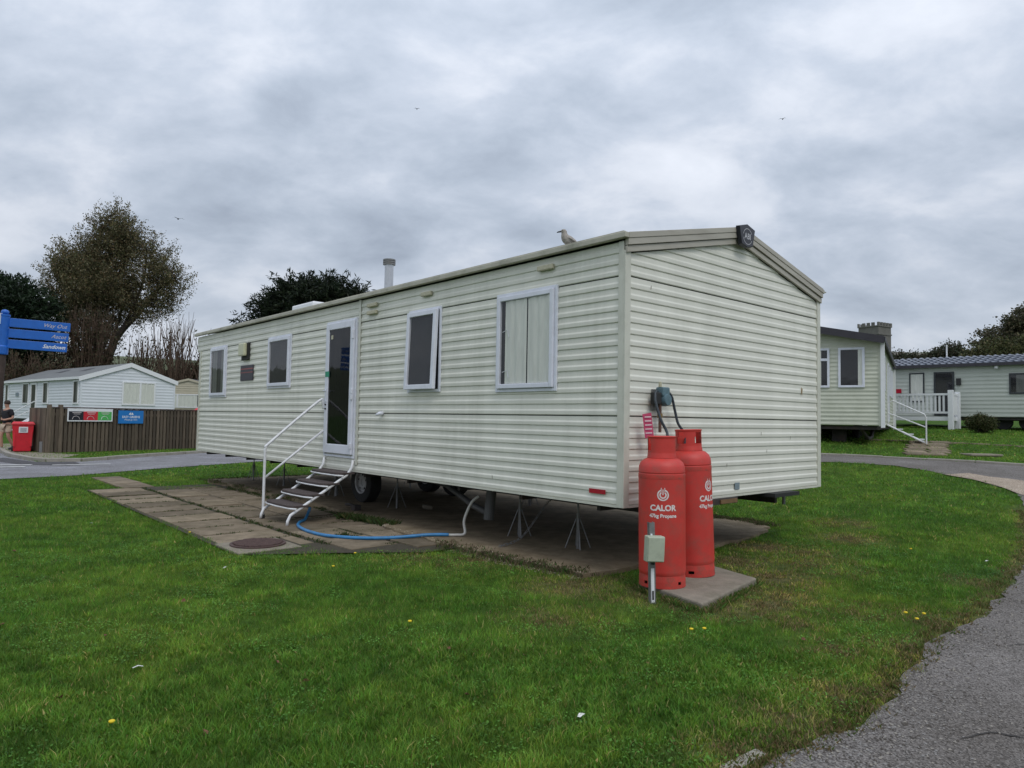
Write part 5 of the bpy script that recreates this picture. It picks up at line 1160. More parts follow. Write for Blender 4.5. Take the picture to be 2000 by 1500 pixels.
# return leg of the fence going back to the left
x = .05
while x < 1.75:
    MB().box((-.1+x*.22, .1+x*.98, zb_), (-.075+x*.22, .2+x*.98, 1.5)).build('fence_board', MAT['oldwood'], fe); x += .15
# signs face out from the fence (-Y in its local frame)
sg = empty('wall_sign', tuple(fA), fang, 'white bordered sign with black, red and green panels fixed to the wooden fence', 'sign')
sx0, sx1, sz0, sz1 = .50, 2.10, 1.05, 1.50
MB().box((sx0, -.085, sz0), (sx1, -.062, sz1)).build('sign_board', MAT['white'], sg)
pw = (sx1-sx0-.08)/3
for k, mm in enumerate(('sign_black', 'sign_red', 'sign_green')):
    p0 = sx0+.04+pw*k; o = MB().box((p0, -.089, sz0+.04), (p0+pw, -.0852, sz1-.10)).build('panel', MAT[mm], sg)
    MB().box((p0+.12, -.092, sz1-.155), (p0+pw-.08, -.0893, sz1-.13)).build('text_line', MAT['sign_pic'], o); MB().box((p0+.16, -.092, sz1-.20), (p0+pw-.12, -.0893, sz1-.185)).build('text_line', MAT['sign_pic'], o)
    mb = MB().tube([(p0+.12, -.0915, sz0+.07), (p0+.16, -.0915, sz0+.16), (p0+.25, -.0915, sz0+.19), (p0+.34, -.0915, sz0+.15), (p0+.38, -.0915, sz0+.07)], .008, 6); mb.build('drawing', MAT['sign_pic'] if k < 2 else MAT['white'], o)
sg = empty('wall_sign', tuple(fA), fang, 'blue sign with white lettering fixed to the wooden fence right of the panelled sign', 'sign')
bx0, bx1, bz0, bz1 = 2.32, 3.30, .98, 1.46
MB().box((bx0, -.085, bz0), (bx1, -.062, bz1)).build('sign_board', mat('sign_bright_blue', (.01, .17, .50), .4, .05, 8), sg); mc = (bx0+bx1)/2
place_text('EASY GREENS', .115, MAT['white'], sg, (mc, -.0865, 1.22), (1, 0, 0), (0, 0, 1), bold=.002); place_text('Please go slow', .085, MAT['white'], sg, (mc, -.0865, 1.12), (1, 0, 0), (0, 0, 1))
for a in (-.05, .05): MB().add([(mc+a-.05, -.0865, 1.31), (mc+a+.05, -.0865, 1.31), (mc+a*.6, -.0865, 1.40)], [(0, 1, 2)]).build('emblem', MAT['white'], sg)
# red bin
bn = empty('wheelie_bin', (-16.85, 24.4, Hs(-16.85, 24.4)+.02), R(35), 'red wheelie bin with a white label at the left end of the fence', 'wheelie bin')
def taper(a, b, h0, h1):
    (x0, y0, x1, y1) = a; (X0, Y0, X1, Y1) = b
    return MB().add([(x0, y0, h0), (x1, y0, h0), (x1, y1, h0), (x0, y1, h0), (X0, Y0, h1), (X1, Y0, h1), (X1, Y1, h1), (X0, Y1, h1)], [(0, 3, 2, 1), (4, 5, 6, 7), (0, 1, 5, 4), (1, 2, 6, 5), (2, 3, 7, 6), (3, 0, 4, 7)])
taper((-.25, -.22, .25, .25), (-.31, -.33, .31, .35), .02, .95).build('bin_body', MAT['bluebin'], bn, bevel=.02)
MB().box((-.335, -.36, .93), (.335, .37, .965)).build('rim', MAT['bluebin'], bn, bevel=.01); taper((-.33, -.37, .33, .37), (-.28, -.30, .28, .34), .97, 1.03).build('lid', MAT['bluebin'], bn, bevel=.015)
for q in (-.24, .24): MB().box((q-.02, -.30, .2), (q+.02, -.24, .85)).build('rib', MAT['bluebin'], bn)
lb = MB().add([(-.12, -.315, .66), (.14, -.315, .66), (.14, -.338, .86), (-.12, -.338, .86)], [(0, 1, 2, 3)]).build('label', MAT['white'], bn)
for k in range(4): MB().add([(-.08, -.330-.004*k, .70+.035*k), (.10, -.330-.004*k, .70+.035*k), (.10, -.331-.004*k, .712+.035*k), (-.08, -.331-.004*k, .712+.035*k)], [(0, 1, 2, 3)]).build('text_line', MAT['greypatch'], lb)
for q in (-.28, .28):
    b_ = MB().lathe((0, 0, 0), [(0, -.025), (.1, -.025), (.1, .025), (0, .025)], 16); b_.xf(Matrix.Translation((q, .3, .09)) @ Matrix.Rotation(R(90), 4, 'Y')); b_.build('wheel', MAT['tyre'], bn)
# post stub near bin
o = MB().box((-.05, -.05, 0), (.05, .05, .38)).build('marker_post', MAT['galv'], None, loc=(-15.98, 24.1, -.03)); tag(o, 'short grey marker post between the red bin and the fence', 'post')
# person walking at the left edge
pe = empty('person', (-17.85, 25.0, Hs(-17.85, 25.0)+.015), R(160), 'person in black T-shirt and beige shorts walking at the left edge of the photo', 'person')
PVs = [(0, 0, .95), (0, 0, 1.10), (0, .01, 1.28), (0, .0, 1.42), (0, .0, 1.50), (0, .02, 1.56), (0, .03, 1.64), (0, .02, 1.71),
       (.17, 0, 1.41), (.24, -.03, 1.16), (.14, .17, 1.06), (.06, .24, 1.08), (-.17, 0, 1.41), (-.24, -.05, 1.15), (-.14, .17, 1.08), (-.05, .25, 1.10),
       (.09, 0, .90), (.10, .12, .52), (.10, .06, .10), (-.09, 0, .90), (-.10, .0, .50), (-.10, -.20, .14)]
PE = [(0, 1), (1, 2), (2, 3), (3, 4), (4, 5), (5, 6), (6, 7), (3, 8), (8, 9), (9, 10), (10, 11), (3, 12), (12, 13), (13, 14), (14, 15), (0, 16), (16, 17), (17, 18), (0, 19), (19, 20), (20, 21)]
PRr = [(.15, .11), (.14, .10), (.16, .11), (.13, .09), (.055, .055), (.06, .065), (.075, .09), (.06, .075), .055, .042, .035, .028, .055, .042, .035, .028, .085, .06, .042, .085, .06, .042]
body = skin_obj('body', PVs, PE, PRr, MAT['skin'], pe)
k = [0, 1, 2, 3, 8, 9, 12, 13]; mp = {v: i for i, v in enumerate(k)}
V = [Vector(PVs[i]) for i in k]; V[5] = V[4].lerp(V[5], .75); V[7] = V[6].lerp(V[7], .75); V[0] = Vector((0, 0, .92))
skin_obj('t_shirt', V, [(0, 1), (1, 2), (2, 3), (3, 4), (4, 5), (3, 6), (6, 7)], [(.19, .145), (.175, .135), (.19, .14), (.15, .115), .08, .085, .08, .085], MAT['shirt'], pe)
skin_obj('shorts', [(0, 0, .93), (.09, 0, .86), (.105, .07, .60), (-.09, 0, .86), (-.105, .0, .60)], [(0, 1), (1, 2), (0, 3), (3, 4)], [(.17, .13), .11, .10, .11, .10], MAT['shorts'], pe)
MB().lathe((0, .015, 1.665), [(0, .115), (.05, .108), (.085, .08), (.098, .03), (.095, -.02), (.07, -.03)], 20).build('hair', MAT['hair'], pe, smooth=True)
for x_, y_, z_ in ((.10, .09, .0), (-.10, -.20, .03)): 
    sh_ = skin_obj('shoe', [(x_, y_-.05, z_+.05), (x_, y_+.06, z_+.045), (x_, y_+.17, z_+.03)], [(0, 1), (1, 2)], [.05, .048, .035], MAT['shoe'], pe, 1)
# finger post
fp = empty('fingerpost', (-8.44, 11.5, -.04), 0, 'blue and brown fingerpost with three blue direction arms at the left edge', 'signpost')
MB().cyl((0, 0, 0), .068, 0, 2.35, 16).build('post', MAT['postwood'], fp); 
MB().lathe((0, 0, 2.35), [(0, 0), (.085, 0), (.090, .02), (.088, .13), (.074, .15), (.074, .62), (.08, .63), (.08, .66), (.04, .66), (0, .66)], 20).build('head_sleeve', MAT['fbblue'], fp)
MB().lathe((0, 0, 3.01), [(.03, 0), (.055, .01), (.058, .045), (.04, .07), (0, .082)], 16).build('ball_finial', MAT['fbblue'], fp, smooth=True)
adir = Vector((.86, .42, 0)).normalized(); up = Vector((0, 0, 1)); nrm = Vector((adir.y, -adir.x, 0))
for k, (tx, bd) in enumerate((('Way Out', .0), ('Ascot', .0), ('Sandown', .0015))):
    zc = 2.885-.176*k
    a = adir*.07; b = adir*.92; hh_ = .072
    poly = [(.07, -hh_), (.90-.012*k, -hh_), (.935-.012*k, 0), (.90-.012*k, hh_), (.07, hh_)]
    poly = [(.06, -hh_), (.925-.012*k, -hh_), (.925-.012*k, hh_), (.06, hh_)]
    vs = [adir*p+up*(zc+q)+nrm*.013 for p, q in poly]+[adir*p+up*(zc+q)-nrm*.013 for p, q in poly]; n = len(poly)
    ar = MB().add(vs, [tuple(range(n)), tuple(range(2*n-1, n-1, -1))]+[(i, (i+1) % n, n+(i+1) % n, n+i) for i in range(n)]).build('sign_arm', MAT['fbblue'], fp, bevel=.004)
    ar['label'] = 'blue arm lettered %s' % tx
    place_text(tx, .088, MAT['white'] if k == 2 else MAT['sign_pic'], ar, adir*.875+up*zc+nrm*.0145, adir, up, bold=bd, shear=.35, align='RIGHT')
    MB().lathe((0, 0, zc), [(.063, -.05), (.070, -.045), (.070, .045), (.063, .05)], 20).build('clamp', MAT['fbblue'], fp)
fp.rotation_euler = (0, R(2.0), 0)
# another arm pointing towards the viewer, its bare back pale
bdir = Vector((-.25, -.97, 0)); bn_ = Vector((bdir.y, -bdir.x, 0))
vs = [bdir*p+up*(2.93+q)+bn_*o_ for o_ in (.012, -.012) for p, q in ((.05, -.09), (.75, -.06), (.75, .06), (.05, .09))]
MB().add(vs, [(0, 1, 2, 3), (7, 6, 5, 4), (0, 4, 5, 1), (1, 5, 6, 2), (2, 6, 7, 3), (3, 7, 4, 0)]).build('sign_arm', MAT['white'], fp)

# ------------------------------------------------------------------ church, hill and trees
tw = empty('church_tower', (88.6, 170, 4), math.atan2(math.sin(R(30.5)), math.cos(R(30.5))), 'grey stone church tower with battlements above the right caravans', 'church tower')
w_ = 5.2; HT = 21.4
MB().box((0, 0, 0), (w_, w_, HT)).build('tower_wall', MAT['stonew'], tw)
for zc in (HT-2.0, HT-8.5): MB().box((-.15, -.15, zc), (w_+.15, w_+.15, zc+.3)).build('string_course', MAT['stonew'], tw)
MB().box((-.18, -.18, HT+.001), (w_+.18, w_+.18, HT+.25)).build('parapet', MAT['stonew'], tw)
for f_ in (0, 1):
    for k in range(5):
        a = -.18+k*(w_+.36-.7)/4
        for q in ((-.18, .25), (w_-.07, w_+.18)):
            p0 = (a, q[0], HT+.25) if f_ == 0 else (q[0], a, HT+.251); p1 = (a+.7, q[1], HT+1.05) if f_ == 0 else (q[1], a+.7, HT+1.051)
            if f_ == 1 and k in (0, 4): continue
            MB().box(p0, p1).build('merlon', MAT['stonew'], tw)
for P0, P1 in (((-.06, w_/2-.45, HT-4.9), (-.01, w_/2+.45, HT-3.2)), ((w_/2-.45, -.06, HT-5.4), (w_/2+.45, -.01, HT-2.9))): MB().box(P0, P1).build('belfry_opening', MAT['void'], tw)
for q in (0, w_): MB().box((q-.35, -.35, 0), (q+.35, .0-.001, HT-6)).build('buttress', MAT['stonew'], tw)
chn = empty('church_nave', (85.5, 158, 5), R(20), 'low slate church roof beside the stone tower', 'church')
MB().add([(0, 0, 0), (26, 0, 0), (26, 8, 0), (0, 8, 0), (0, 0, 9.5), (26, 0, 9.5), (26, 8, 9.5), (0, 8, 9.5)], [(0, 1, 5, 4), (1, 2, 6, 5), (2, 3, 7, 6), (3, 0, 4, 7)]).build('nave_wall', MAT['stonew'], chn)
MB().add([(-.4, -.5, 9.3), (26.4, -.5, 9.3), (26.4, 8.5, 9.3), (-.4, 8.5, 9.3), (-.4, 4, 13.6), (26.4, 4, 13.6)], [(0, 1, 5, 4), (3, 4, 5, 2), (0, 4, 3), (1, 2, 5)]).build('nave_roof', MAT['slate'], chn)

def build_hill():
    m = mat('hill_pasture', (.085, .105, .045), .95, .3, .02, dirt=(.06, .07, .03), dscale=.05, damt=.7)
    for o_ in [0]:
        az_ = np.linspace(-75, 75, 120); rr = np.array([230, 270, 330, 420, 520, 640, 800, 1000]); zz = np.array([-3, 6, 18, 32, 41, 47, 49, 40.])
        A, D = np.meshgrid(np.radians(az_), rr); X = D*np.sin(A); Y = D*np.cos(A)
        hgt = .92+.10*np.sin(A*3.1+1)+.06*np.sin(A*8)+.30*smst(.25, .6, A)
        Z = np.interp(D, rr, zz)*hgt
        v = np.stack([X.ravel(), Y.ravel(), Z.ravel()], 1); nx = len(az_); i, j = np.meshgrid(np.arange(nx-1), np.arange(len(rr)-1)); a = (j*nx+i).ravel(); f = np.stack([a, a+1, a+nx+1, a+nx], 1)
        o = mesh_np('hill', v, f, m, fl=4); o.data.shade_smooth(); tag(o, kind='structure')
build_hill()

def tree(name, base, limbs, lobes, ntw, leaves, lsize, cols, label, cat='tree', droop=0, elong=1.0, group=None, tr=.35, twr=.02, flat=0, barkm=None, upb=.3, leafpart='crown', spread=.5, twlen=1.4, shell=.45):
    """limbs: list of polylines (local) with radii; lobes: ellipsoids (cx,cy,cz,rx,ry,rz,weight)"""
    t = empty(name, base, 0, label, cat, group)
    mb = MB(); nodes = []
    for pts, r0, r1 in limbs:
        P = smooth_path(pts, 4); P = [p+Vector((random.uniform(-.5, .5), random.uniform(-.5, .5), 0))*r0*.25 for p in P]; k = len(P); rs = [r0+(r1-r0)*i/(k-1) for i in range(k)]
        mb.tube(P, rs, 8); nodes += [p for p in P[k//3:]]
    NDS = np.array([tuple(p) for p in nodes])
    wts = np.array([l[6]*l[3]*l[4]*l[5] for l in lobes]); wts = wts/wts.sum(); LV = []; LC = []
    tips = []
    for _ in range(ntw):
        l = lobes[rng.choice(len(lobes), p=wts)]; d = rng.normal(size=3); d /= np.linalg.norm(d); q = d*(shell+(1-shell)*rng.random()**.6)
        p = np.array(l[:3])+q*np.array(l[3:6]); tips.append((p, d))
    for p, d in tips:
        dist = np.linalg.norm((NDS-p)*np.array([1, 1, 1.25])+np.array([0, 0, .0]), axis=1)+np.maximum(0, NDS[:, 2]-p[2])*1.5; n0 = NDS[np.argmin(dist)]
        mid = (n0+p)/2+np.array([0, 0, -.08*np.linalg.norm(p-n0)])+rng.normal(size=3)*.12
        mb.tube([tuple(n0), tuple(mid), tuple(p)], [twr*1.8, twr, twr*.4], 4, cap=False)
        k = leaves; outd = np.array([d[0], d[1], d[2]*.5+upb]); outd /= np.linalg.norm(outd)
        f = rng.random(k); c = p[None]+outd[None]*((f-.45)[:, None])*twlen+rng.normal(size=(k, 3))*spread*(1-.55*f)[:, None]*np.array([1, 1, 1-flat])
        ax = outd[None]+rng.normal(size=(k, 3))*.7; ax /= np.linalg.norm(ax, axis=1)[:, None]; sd_ = np.cross(ax, rng.normal(size=(k, 3))); sd_ /= np.linalg.norm(sd_, axis=1)[:, None]
        s_ = lsize*(.6+.8*rng.random(k))[:, None]; a = ax*s_*elong; b = sd_*s_/max(1, elong**.5)*.6
        LV.append(np.stack([c-a*.5, c+b*.5, c+a*.5, c-b*.5], 1).reshape(-1, 3))
        cc = np.array(cols)[rng.integers(0, len(cols), k)]*(.65+.7*rng.random((k, 1)))*(.75+.5*rng.random()); LC.append(np.repeat(cc, 4, 0))
    mb.build('trunk', barkm or MAT['bark'], t, recalc=False)
    V = np.concatenate(LV); n = len(V)//4; i = np.arange(n)*4; F_ = np.stack([i, i+1, i+2, i+3], 1)
    o = mesh_np(leafpart, V, F_, leafmat, np.concatenate(LC), t, fl=4); return t
# big poplar-like tree at the left
BT = (-34.6, 60, 1.0); mpx = 60/1377.
def px(x, y): return ((x-200)*mpx, 0, (806-y)*mpx+1.4-BT[2])
limbs = [([px(182, 722), px(180, 650), px(176, 560), px(170, 480), px(190, 420)], .45, .10), ([px(196, 722), px(215, 665), px(250, 620), px(290, 570), px(320, 530)], .38, .08),
         ([px(178, 640), px(150, 570), px(120, 520)], .22, .06), ([px(180, 600), px(215, 540), px(232, 470)], .22, .06), ([px(225, 650), px(262, 560), px(270, 490)], .16, .05), ([px(176, 660), px(130, 620), px(95, 580)], .16, .05), ([px(205, 695), px(225, 600), px(240, 540)], .16, .05)]
lobes = []
for x, y, rx, ry, w_ in ((205, 455, 42, 55, 1.3), (235, 480, 40, 50, 1.2), (150, 510, 55, 55, 1.15), (105, 545, 42, 50, 1.1), (185, 560, 70, 70, 1.3), (285, 520, 40, 62, .95), (320, 555, 38, 60, .75), (260, 590, 60, 45, .75), (130, 610, 45, 48, 1.1), (190, 640, 42, 38, 1.0), (300, 600, 38, 25, .5), (225, 660, 25, 25, .35)):
    q = px(x, y); lobes.append((q[0], q[1], q[2], rx*mpx, min(rx, ry)*mpx*1.05, ry*mpx, w_))
tree('poplar_tree', BT, limbs, lobes, 2000, 62, .135, [(.10, .105, .046), (.14, .12, .055), (.165, .115, .06), (.07, .075, .036), (.20, .18, .11)], 'tall rounded tree with brown green leaves behind the white caravan', upb=1.1, spread=.24, twr=.028, twlen=1.7, shell=.12)
# dark evergreen far left
def pxy(Y, x0, z0):
    k = Y/1377.; return lambda x, y, dy=0: ((x-x0)*k, dy, (805-y)*k+1.4-z0)
q = pxy(52, 30, .6); 
def lob(q, Y, L): 
    k = Y/1377.; return [(q(x, y)[0], dy, q(x, y)[2], rx*k, rz_*k, ry*k, w_) for x, y, rx, ry, rz_, w_, dy in L]
tree('cypress_tree', ((30-1000)*52/1377., 52, .6), [([q(28, 740), q(25, 660), q(30, 590)], .5, .12), ([q(28, 680), q(60, 620), q(80, 600)], .2, .05), ([q(28, 680), q(-20, 600), q(-40, 570)], .2, .05)],
     lob(q, 52, [(10, 590, 55, 40, 55, 1, 0), (60, 615, 38, 40, 45, 1, 0), (20, 660, 70, 50, 60, 1, 0), (-40, 600, 60, 60, 50, 1, 0)]), 900, 34, .24, [(.016, .030, .014), (.022, .040, .017), (.010, .02, .010)], 'dark evergreen tree behind the blue fingerpost at the left edge', elong=1.6, upb=.05, flat=.4, spread=.45)
# cypress behind the main caravan
q = pxy(44, 600, .4)
tree('cypress_tree', ((600-1000)*44/1377., 44, .4), [([q(600, 800), q(598, 700), q(610, 600), q(600, 560)], .5, .1), ([q(600, 690), q(540, 640), q(490, 625)], .2, .05), ([q(602, 650), q(660, 600), q(712, 568)], .2, .05), ([q(605, 620), q(570, 570), q(545, 548)], .15, .04), ([q(600, 660), q(550, 605), q(520, 590)], .15, .04), ([q(605, 620), q(640, 570), q(670, 556)], .15, .04)],
     lob(q, 44, [(600, 585, 62, 40, 50, 1.2, 0), (640, 590, 62, 36, 45, 1.1, 0), (560, 600, 52, 34, 45, 1, 0), (565, 555, 34, 22, 30, .8, 0), (525, 600, 34, 16, 30, .9, 0), (490, 628, 30, 9, 22, 1.3, 0), (690, 568, 32, 14, 26, .9, 0), (600, 650, 90, 40, 50, .8, 0), (520, 632, 45, 16, 30, .9, 0), (630, 552, 30, 16, 30, .7, 0), (660, 560, 30, 14, 25, .7, 0)]),
     1250, 40, .17, [(.014, .024, .013), (.022, .036, .016), (.010, .017, .010), (.030, .038, .020)], 'dark spreading cypress tree whose top shows above the main caravan roof', elong=2.1, upb=.22, flat=.5, spread=.22, twlen=1.5)
# bare shrubs
def bare_shrub(name, X, Y, z, n, hgt, sprd, label, cols, leafn=0, lean=0):
    t = empty(name, (X, Y, z), 0, label, 'shrub', 'bare stemmed shrubs under the tall tree'); mb = MB(); tips = []
    for _ in range(n):
        a = random.uniform(0, 6.28); r_ = random.random()**.6; bx_ = random.gauss(0, .5)*sprd*.4; by_ = random.gauss(0, .4); h_ = hgt*random.uniform(.45, 1.05); dx = math.cos(a)*r_*sprd+lean*h_; dy = math.sin(a)*r_*sprd*.6
        P = [(bx_, by_, 0), (bx_+dx*.35, by_+dy*.35, h_*.45), (bx_+dx*.75+random.gauss(0, .1), by_+dy*.75, h_*.8), (bx_+dx, by_+dy, h_)]
        mb.tube(P, [.05, .038, .026, .012], 4, cap=False)
        for f in (1, 2):
            q0 = Vector(P[f]); mb.tube([q0, q0+Vector((random.gauss(0, .3), random.gauss(0, .2), h_*.28))], [.024, .010], 3, cap=False)
        tips += [P[3], P[2]]
    mb.build('stems', MAT['twig'], t, recalc=False)
    if leafn:
                o = blades('leaves', [(p[0], p[1], p[2]) for p in tips], leafn, .35, .16, .12, cols, None, None, kind=None, parent=t)
for X, Y, n, h_, sp_, lb, ln, le in ((-37.5, 55, 230, 7.2, 2.8, 'brown bare stemmed shrub at the foot of the tall tree, left of its trunk', 9, 0), (-33.6, 56, 240, 8.3, 2.0, 'dense upright bare stems directly around the tall tree trunk', 8, 0), (-30.2, 57, 110, 6.6, 2.2, 'sparse leaning bare shrub right of the tall tree trunk', 3, .10), (-26.8, 56, 90, 8.0, 2.2, 'thin bare upright stems against the sky left of the hedge', 1, 0), (-23.8, 56, 70, 6.8, 1.8, 'low bare shrub nearest the left end of the main caravan', 2, 0), (-41, 52, 190, 5.6, 3.0, 'arching brown bare shrub under the blue fingerpost arms', 8, .2), (-35.5, 50, 190, 4.6, 3.4, 'arching bare shrub just above the white caravan roof', 7, .2)):
    bare_shrub('bare_shrub', X, Y, .6, n, h_, sp_, lb, [(.09, .06, .035), (.06, .06, .03), (.05, .045, .025)], ln, le)
# brown green hedge on the left
def bush(name, base, lobes, ntw, leaves, lsize, cols, label, cat='bush', **kw):
    z1 = min(l[2] for l in lobes); return tree(name, base, [([(0, 0, 0), (0, 0, max(.3, z1*.8)), (.05, 0, max(.5, z1))], .08, .03)], lobes, ntw, leaves, lsize, cols, label, cat, leafpart='foliage', **kw)
bush('hedge', (-26.2, 58, .8), [(-2.2, 0, 1.6, 2.4, 1.5, 2.2, 1), (.8, 0, 2.2, 2.2, 1.5, 2.6, 1), (3.2, 0, 1.8, 2.4, 1.5, 2.2, 1), (5.8, 0, 1.8, 2, 1.5, 2.0, 1)], 420, 40, .26, [(.075, .055, .028), (.055, .055, .025), (.095, .065, .035), (.04, .045, .02)], 'brown green rounded hedge between the bare shrubs and the main caravan', 'hedge', spread=.4, twlen=.8)
bush('hedge', (-34.5, 54, .8), [(-7, 0, 1.2, 3.2, 1.5, 2.0, 1), (-2.5, 0, 1.2, 3.2, 1.5, 1.9, 1), (2, 0, 1.1, 3, 1.5, 1.7, 1), (-11, 0, 1.5, 3, 1.5, 2.4, 1)], 420, 40, .26, [(.03, .035, .018), (.05, .04, .022), (.065, .045, .025)], 'dark hedge just behind the white caravan roof', 'hedge', spread=.4, twlen=.8)
# round shrub by the right caravan
bush('round_shrub', (17.0, 25.6, Hs(17.0, 25.6)+.03), [(0, 0, .33, .50, .45, .26, 1), (.1, 0, .28, .45, .4, .24, 1)], 330, 26, .05, [(.05, .065, .02), (.075, .085, .03), (.095, .085, .035), (.03, .045, .015)], 'low rounded shrub on the grass before the tiled caravan', 'shrub', spread=.07, twlen=.2, twr=.005)
# trees on the right skyline
q = pxy(95, 1960, 3.5); q = (lambda f: (lambda x, y, dy=0: (f(x, y, dy)[0], f(x, y, dy)[1], (833-y)*95/1377.+1.4-3.5)))(q)
tree('oak_tree', (960*95/1377., 95, 3.5), [([q(1975, 760), q(1972, 700), q(1980, 640)], .6, .15), ([q(1972, 700), q(1945, 670), q(1930, 655)], .25, .06), ([q(1975, 690), q(2005, 640), q(2030, 620)], .3, .08)],
     lob(q, 95, [(1950, 653, 24, 12, 30, 1, 0), (1925, 668, 18, 9, 22, 1, 0), (1990, 630, 24, 20, 35, .8, 0), (2010, 650, 34, 34, 40, 1, 0), (1985, 665, 26, 14, 30, .9, 0), (2040, 620, 40, 40, 40, 1, 0)]), 700, 34, .34, [(.080, .078, .042), (.055, .06, .030), (.10, .082, .05)], 'large brown tree with gaps in its crown at the right edge', upb=.2, flat=.5, spread=.6, twr=.05, twlen=1.6)
q2 = lambda Y, x0, z0: (lambda x, y, dy=0: ((x-x0)*Y/1377., dy, (832-y)*Y/1377.+1.4-z0))
q = q2(85, 1960, 3.0)
tree('mixed_tree', (960*85/1377., 85, 3.0), [([q(1960, 760), q(1960, 700)], .4, .15)], lob(q, 85, [(1925, 695, 26, 16, 30, 1, 0), (1960, 685, 30, 20, 30, 1, 0), (2000, 685, 34, 26, 30, 1, 0), (1905, 703, 18, 10, 20, 1, 0), (2040, 680, 34, 30, 30, 1, 0)]), 560, 40, .28, [(.085, .09, .034), (.11, .095, .045), (.06, .072, .03)], 'low brown green trees in front of the large tree at the right edge', group=None, spread=.55, twlen=1.0, twr=.04)
q = q2(150, 1850, 5)
for i, (cx, top, wd, lb) in enumerate(((1860, 670, 26, 'dark rounded tree behind the white mast on the skyline'), (1835, 682, 20, 'dark low tree left of the tallest skyline tree'), (1882, 684, 18, 'dark tree right of the mast on the skyline'), (1905, 690, 16, 'small dark tree beside the brown trees on the skyline'), (1808, 693, 12, 'small dark hillside tree right of the church roof'), (1757, 690, 16, 'dark trees immediately right of the church tower'), (1785, 691, 14, 'dark hillside tree above the church roof'))):
    qq = q2(150, cx, 5); h_ = (832-top)*150/1377.+1.4-5; w2 = wd*150/1377.
    tree('skyline_tree', ((cx-1000)*150/1377., 150, 5), [([(0, 0, 0), (0, 0, h_*.6)], .3, .1)], [(0, 0, h_*.76, w2, w2, h_*.22, 1.4), (w2*.5, 0, h_*.66, w2*.8, w2*.8, h_*.2, 1), (-w2*.5, 0, h_*.68, w2*.7, w2*.7, h_*.18, 1), (0, 0, h_*.4, w2*1.2, w2, h_*.3, .7)], 420, 34, .42, [(.040, .052, .030), (.055, .06, .034), (.07, .06, .038)], lb, group='dark trees on the right skyline', spread=.8, twlen=1.4, twr=.06)

# ------------------------------------------------------------------ small things on the lawn
def Gp(x, y): return (x, y, Hs(x, y))
dl = [(-.65, 4.75, 'dandelion in the middle of the near lawn'), (-1.75, 3.20, 'closed dandelion at the bottom left of the lawn'), (2.88, 5.18, 'left one of three dandelions near the right path'), (3.0, 5.16, 'right one of three dandelions near the right path'), (2.87, 5.02, 'nearest of three dandelions by the right path'),
      (1.20, 4.68, 'dandelion just right of the service post'), (1.29, 4.70, 'dandelion right beside another near the service post'), (-1.54, 7.13, 'dandelion at the lawn edge below the blue hose'), (-1.60, 6.5, 'dandelion in the lawn before the manhole and hose'), (-3.75, 8.35, 'dandelion left of the paving edge'), (4.4, 7.8, 'dandelion in the lawn right of the gas bottles')]
hd = MB().lathe((0, 0, .045), [(0, -.004), (.009, -.002), (.014, .004), (.012, .009), (0, .011)], 12)
hd0 = None
for i, (x, y, lb) in enumerate(dl):
    r_ = empty('dandelion', Gp(x, y), random.uniform(0, 6), 'yellow '+lb, 'dandelion', 'dandelions in the lawn')
    if hd0 is None:
        a = hd.build('flower_head', MAT['dandelion'], r_, smooth=True); b = MB().tube([(0, 0, 0), (.003, 0, .045)], .0018, 5).build('flower_stem', mat('stem_green', (.08, .15, .03), .6, .1, 20), r_); hd0 = (a, b)
    else:
        for o in hd0: c = o.copy(); COL.objects.link(c); c.parent = r_
lf = MB().add([(0, -.04, .0), (.022, -.015, .008), (.028, .012, .014), (0, .045, .004), (-.026, .015, .012), (-.02, -.018, .01), (0, 0, 0)], [(0, 1, 6), (1, 2, 6), (2, 3, 6), (3, 4, 6), (4, 5, 6), (5, 0, 6)])
l0 = None
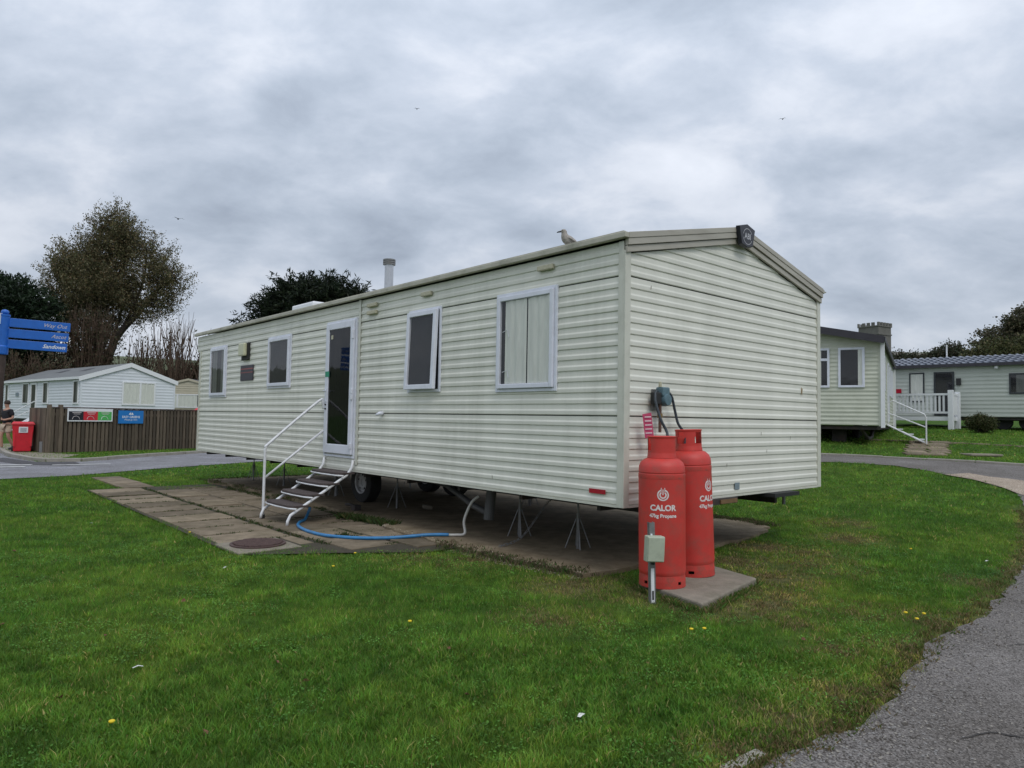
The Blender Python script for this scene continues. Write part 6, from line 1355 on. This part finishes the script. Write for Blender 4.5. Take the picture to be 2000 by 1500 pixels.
LP = [(-3.0, 4.8, 'pair of dead leaves at the left of the near lawn, right hand one'), (-3.35, 4.75, 'dead leaf closest to the left edge of the near lawn'), (-2.55, 4.55, 'dead leaf on the lawn left of the small white scrap'), (-2.2, 3.55, 'dead leaf near the bottom left corner of the lawn'),
      (-1.05, 3.75, 'dead leaf on the lawn above the closed dandelion'), (-1.32, 3.15, 'dead leaf just right of the closed dandelion at the bottom'), (-1.3, 4.05, 'dead leaf in the left middle of the near lawn'), (-.35, 4.3, 'dead leaf below the dandelion in the middle of the lawn'),
      (-.2, 3.6, 'dead leaf at the bottom middle of the lawn'), (1.35, 2.75, 'reddish dead leaf lying on the tarmac at the bottom right'), (-2.45, 5.4, 'dead leaf on the lawn well below the manhole cover'), (-4.2, 6.1, 'dead leaf on the lawn at the far left'),
      (.1, 4.2, 'dead leaf on the lawn below the near end of the hose'), (.8, 4.1, 'dead leaf on the lawn below the service post'), (1.9, 4.6, 'dead leaf between the concrete pad and the near road'), (-5.0, 7.2, 'dead leaf on the lawn left of the paving')]
for i, (x, y, lb) in enumerate(LP):
    if l0 is None: l0 = lf.build('fallen_leaf', MAT['deadleaf']); o = l0
    else: o = l0.copy(); COL.objects.link(o)
    o.location = (x, y, Hs(x, y)+.018); o.rotation_euler = (random.uniform(-.7, .7), random.uniform(-.7, .7), random.uniform(0, 6.28)); s_ = random.uniform(.4, .65); o.scale = (s_, s_*random.uniform(.6, 1), s_*1.6)
    tag(o, lb, 'leaf', 'dead leaves scattered on the lawn')
for x, y, lb in ((-2.03, 3.95, 'white paper scrap on the lawn at the lower left'), (-2.6, 6.55, 'white paper scrap on the lawn below the manhole'), (-5.3, 9.0, 'white scrap in the grass left of the paving'), (4.9, 7.3, 'white feather like scrap on the grass by the right path'), (.35, 3.35, 'pale feather on the near lawn')):
    o = MB().add([(-.025, -.008, .03), (.0, -.012, .036), (.028, -.004, .028), (.024, .010, .03), (-.002, .012, .038), (-.028, .008, .03)], [(0, 1, 4, 5), (1, 2, 3, 4)]).build('litter', MAT['litter'], None, loc=Gp(x, y)); o.rotation_euler = (0, 0, random.uniform(0, 6)); tag(o, lb, 'litter')
for o in bpy.data.objects:   # keep tags off parts
    if o.parent and 'category' in o: del o['category']
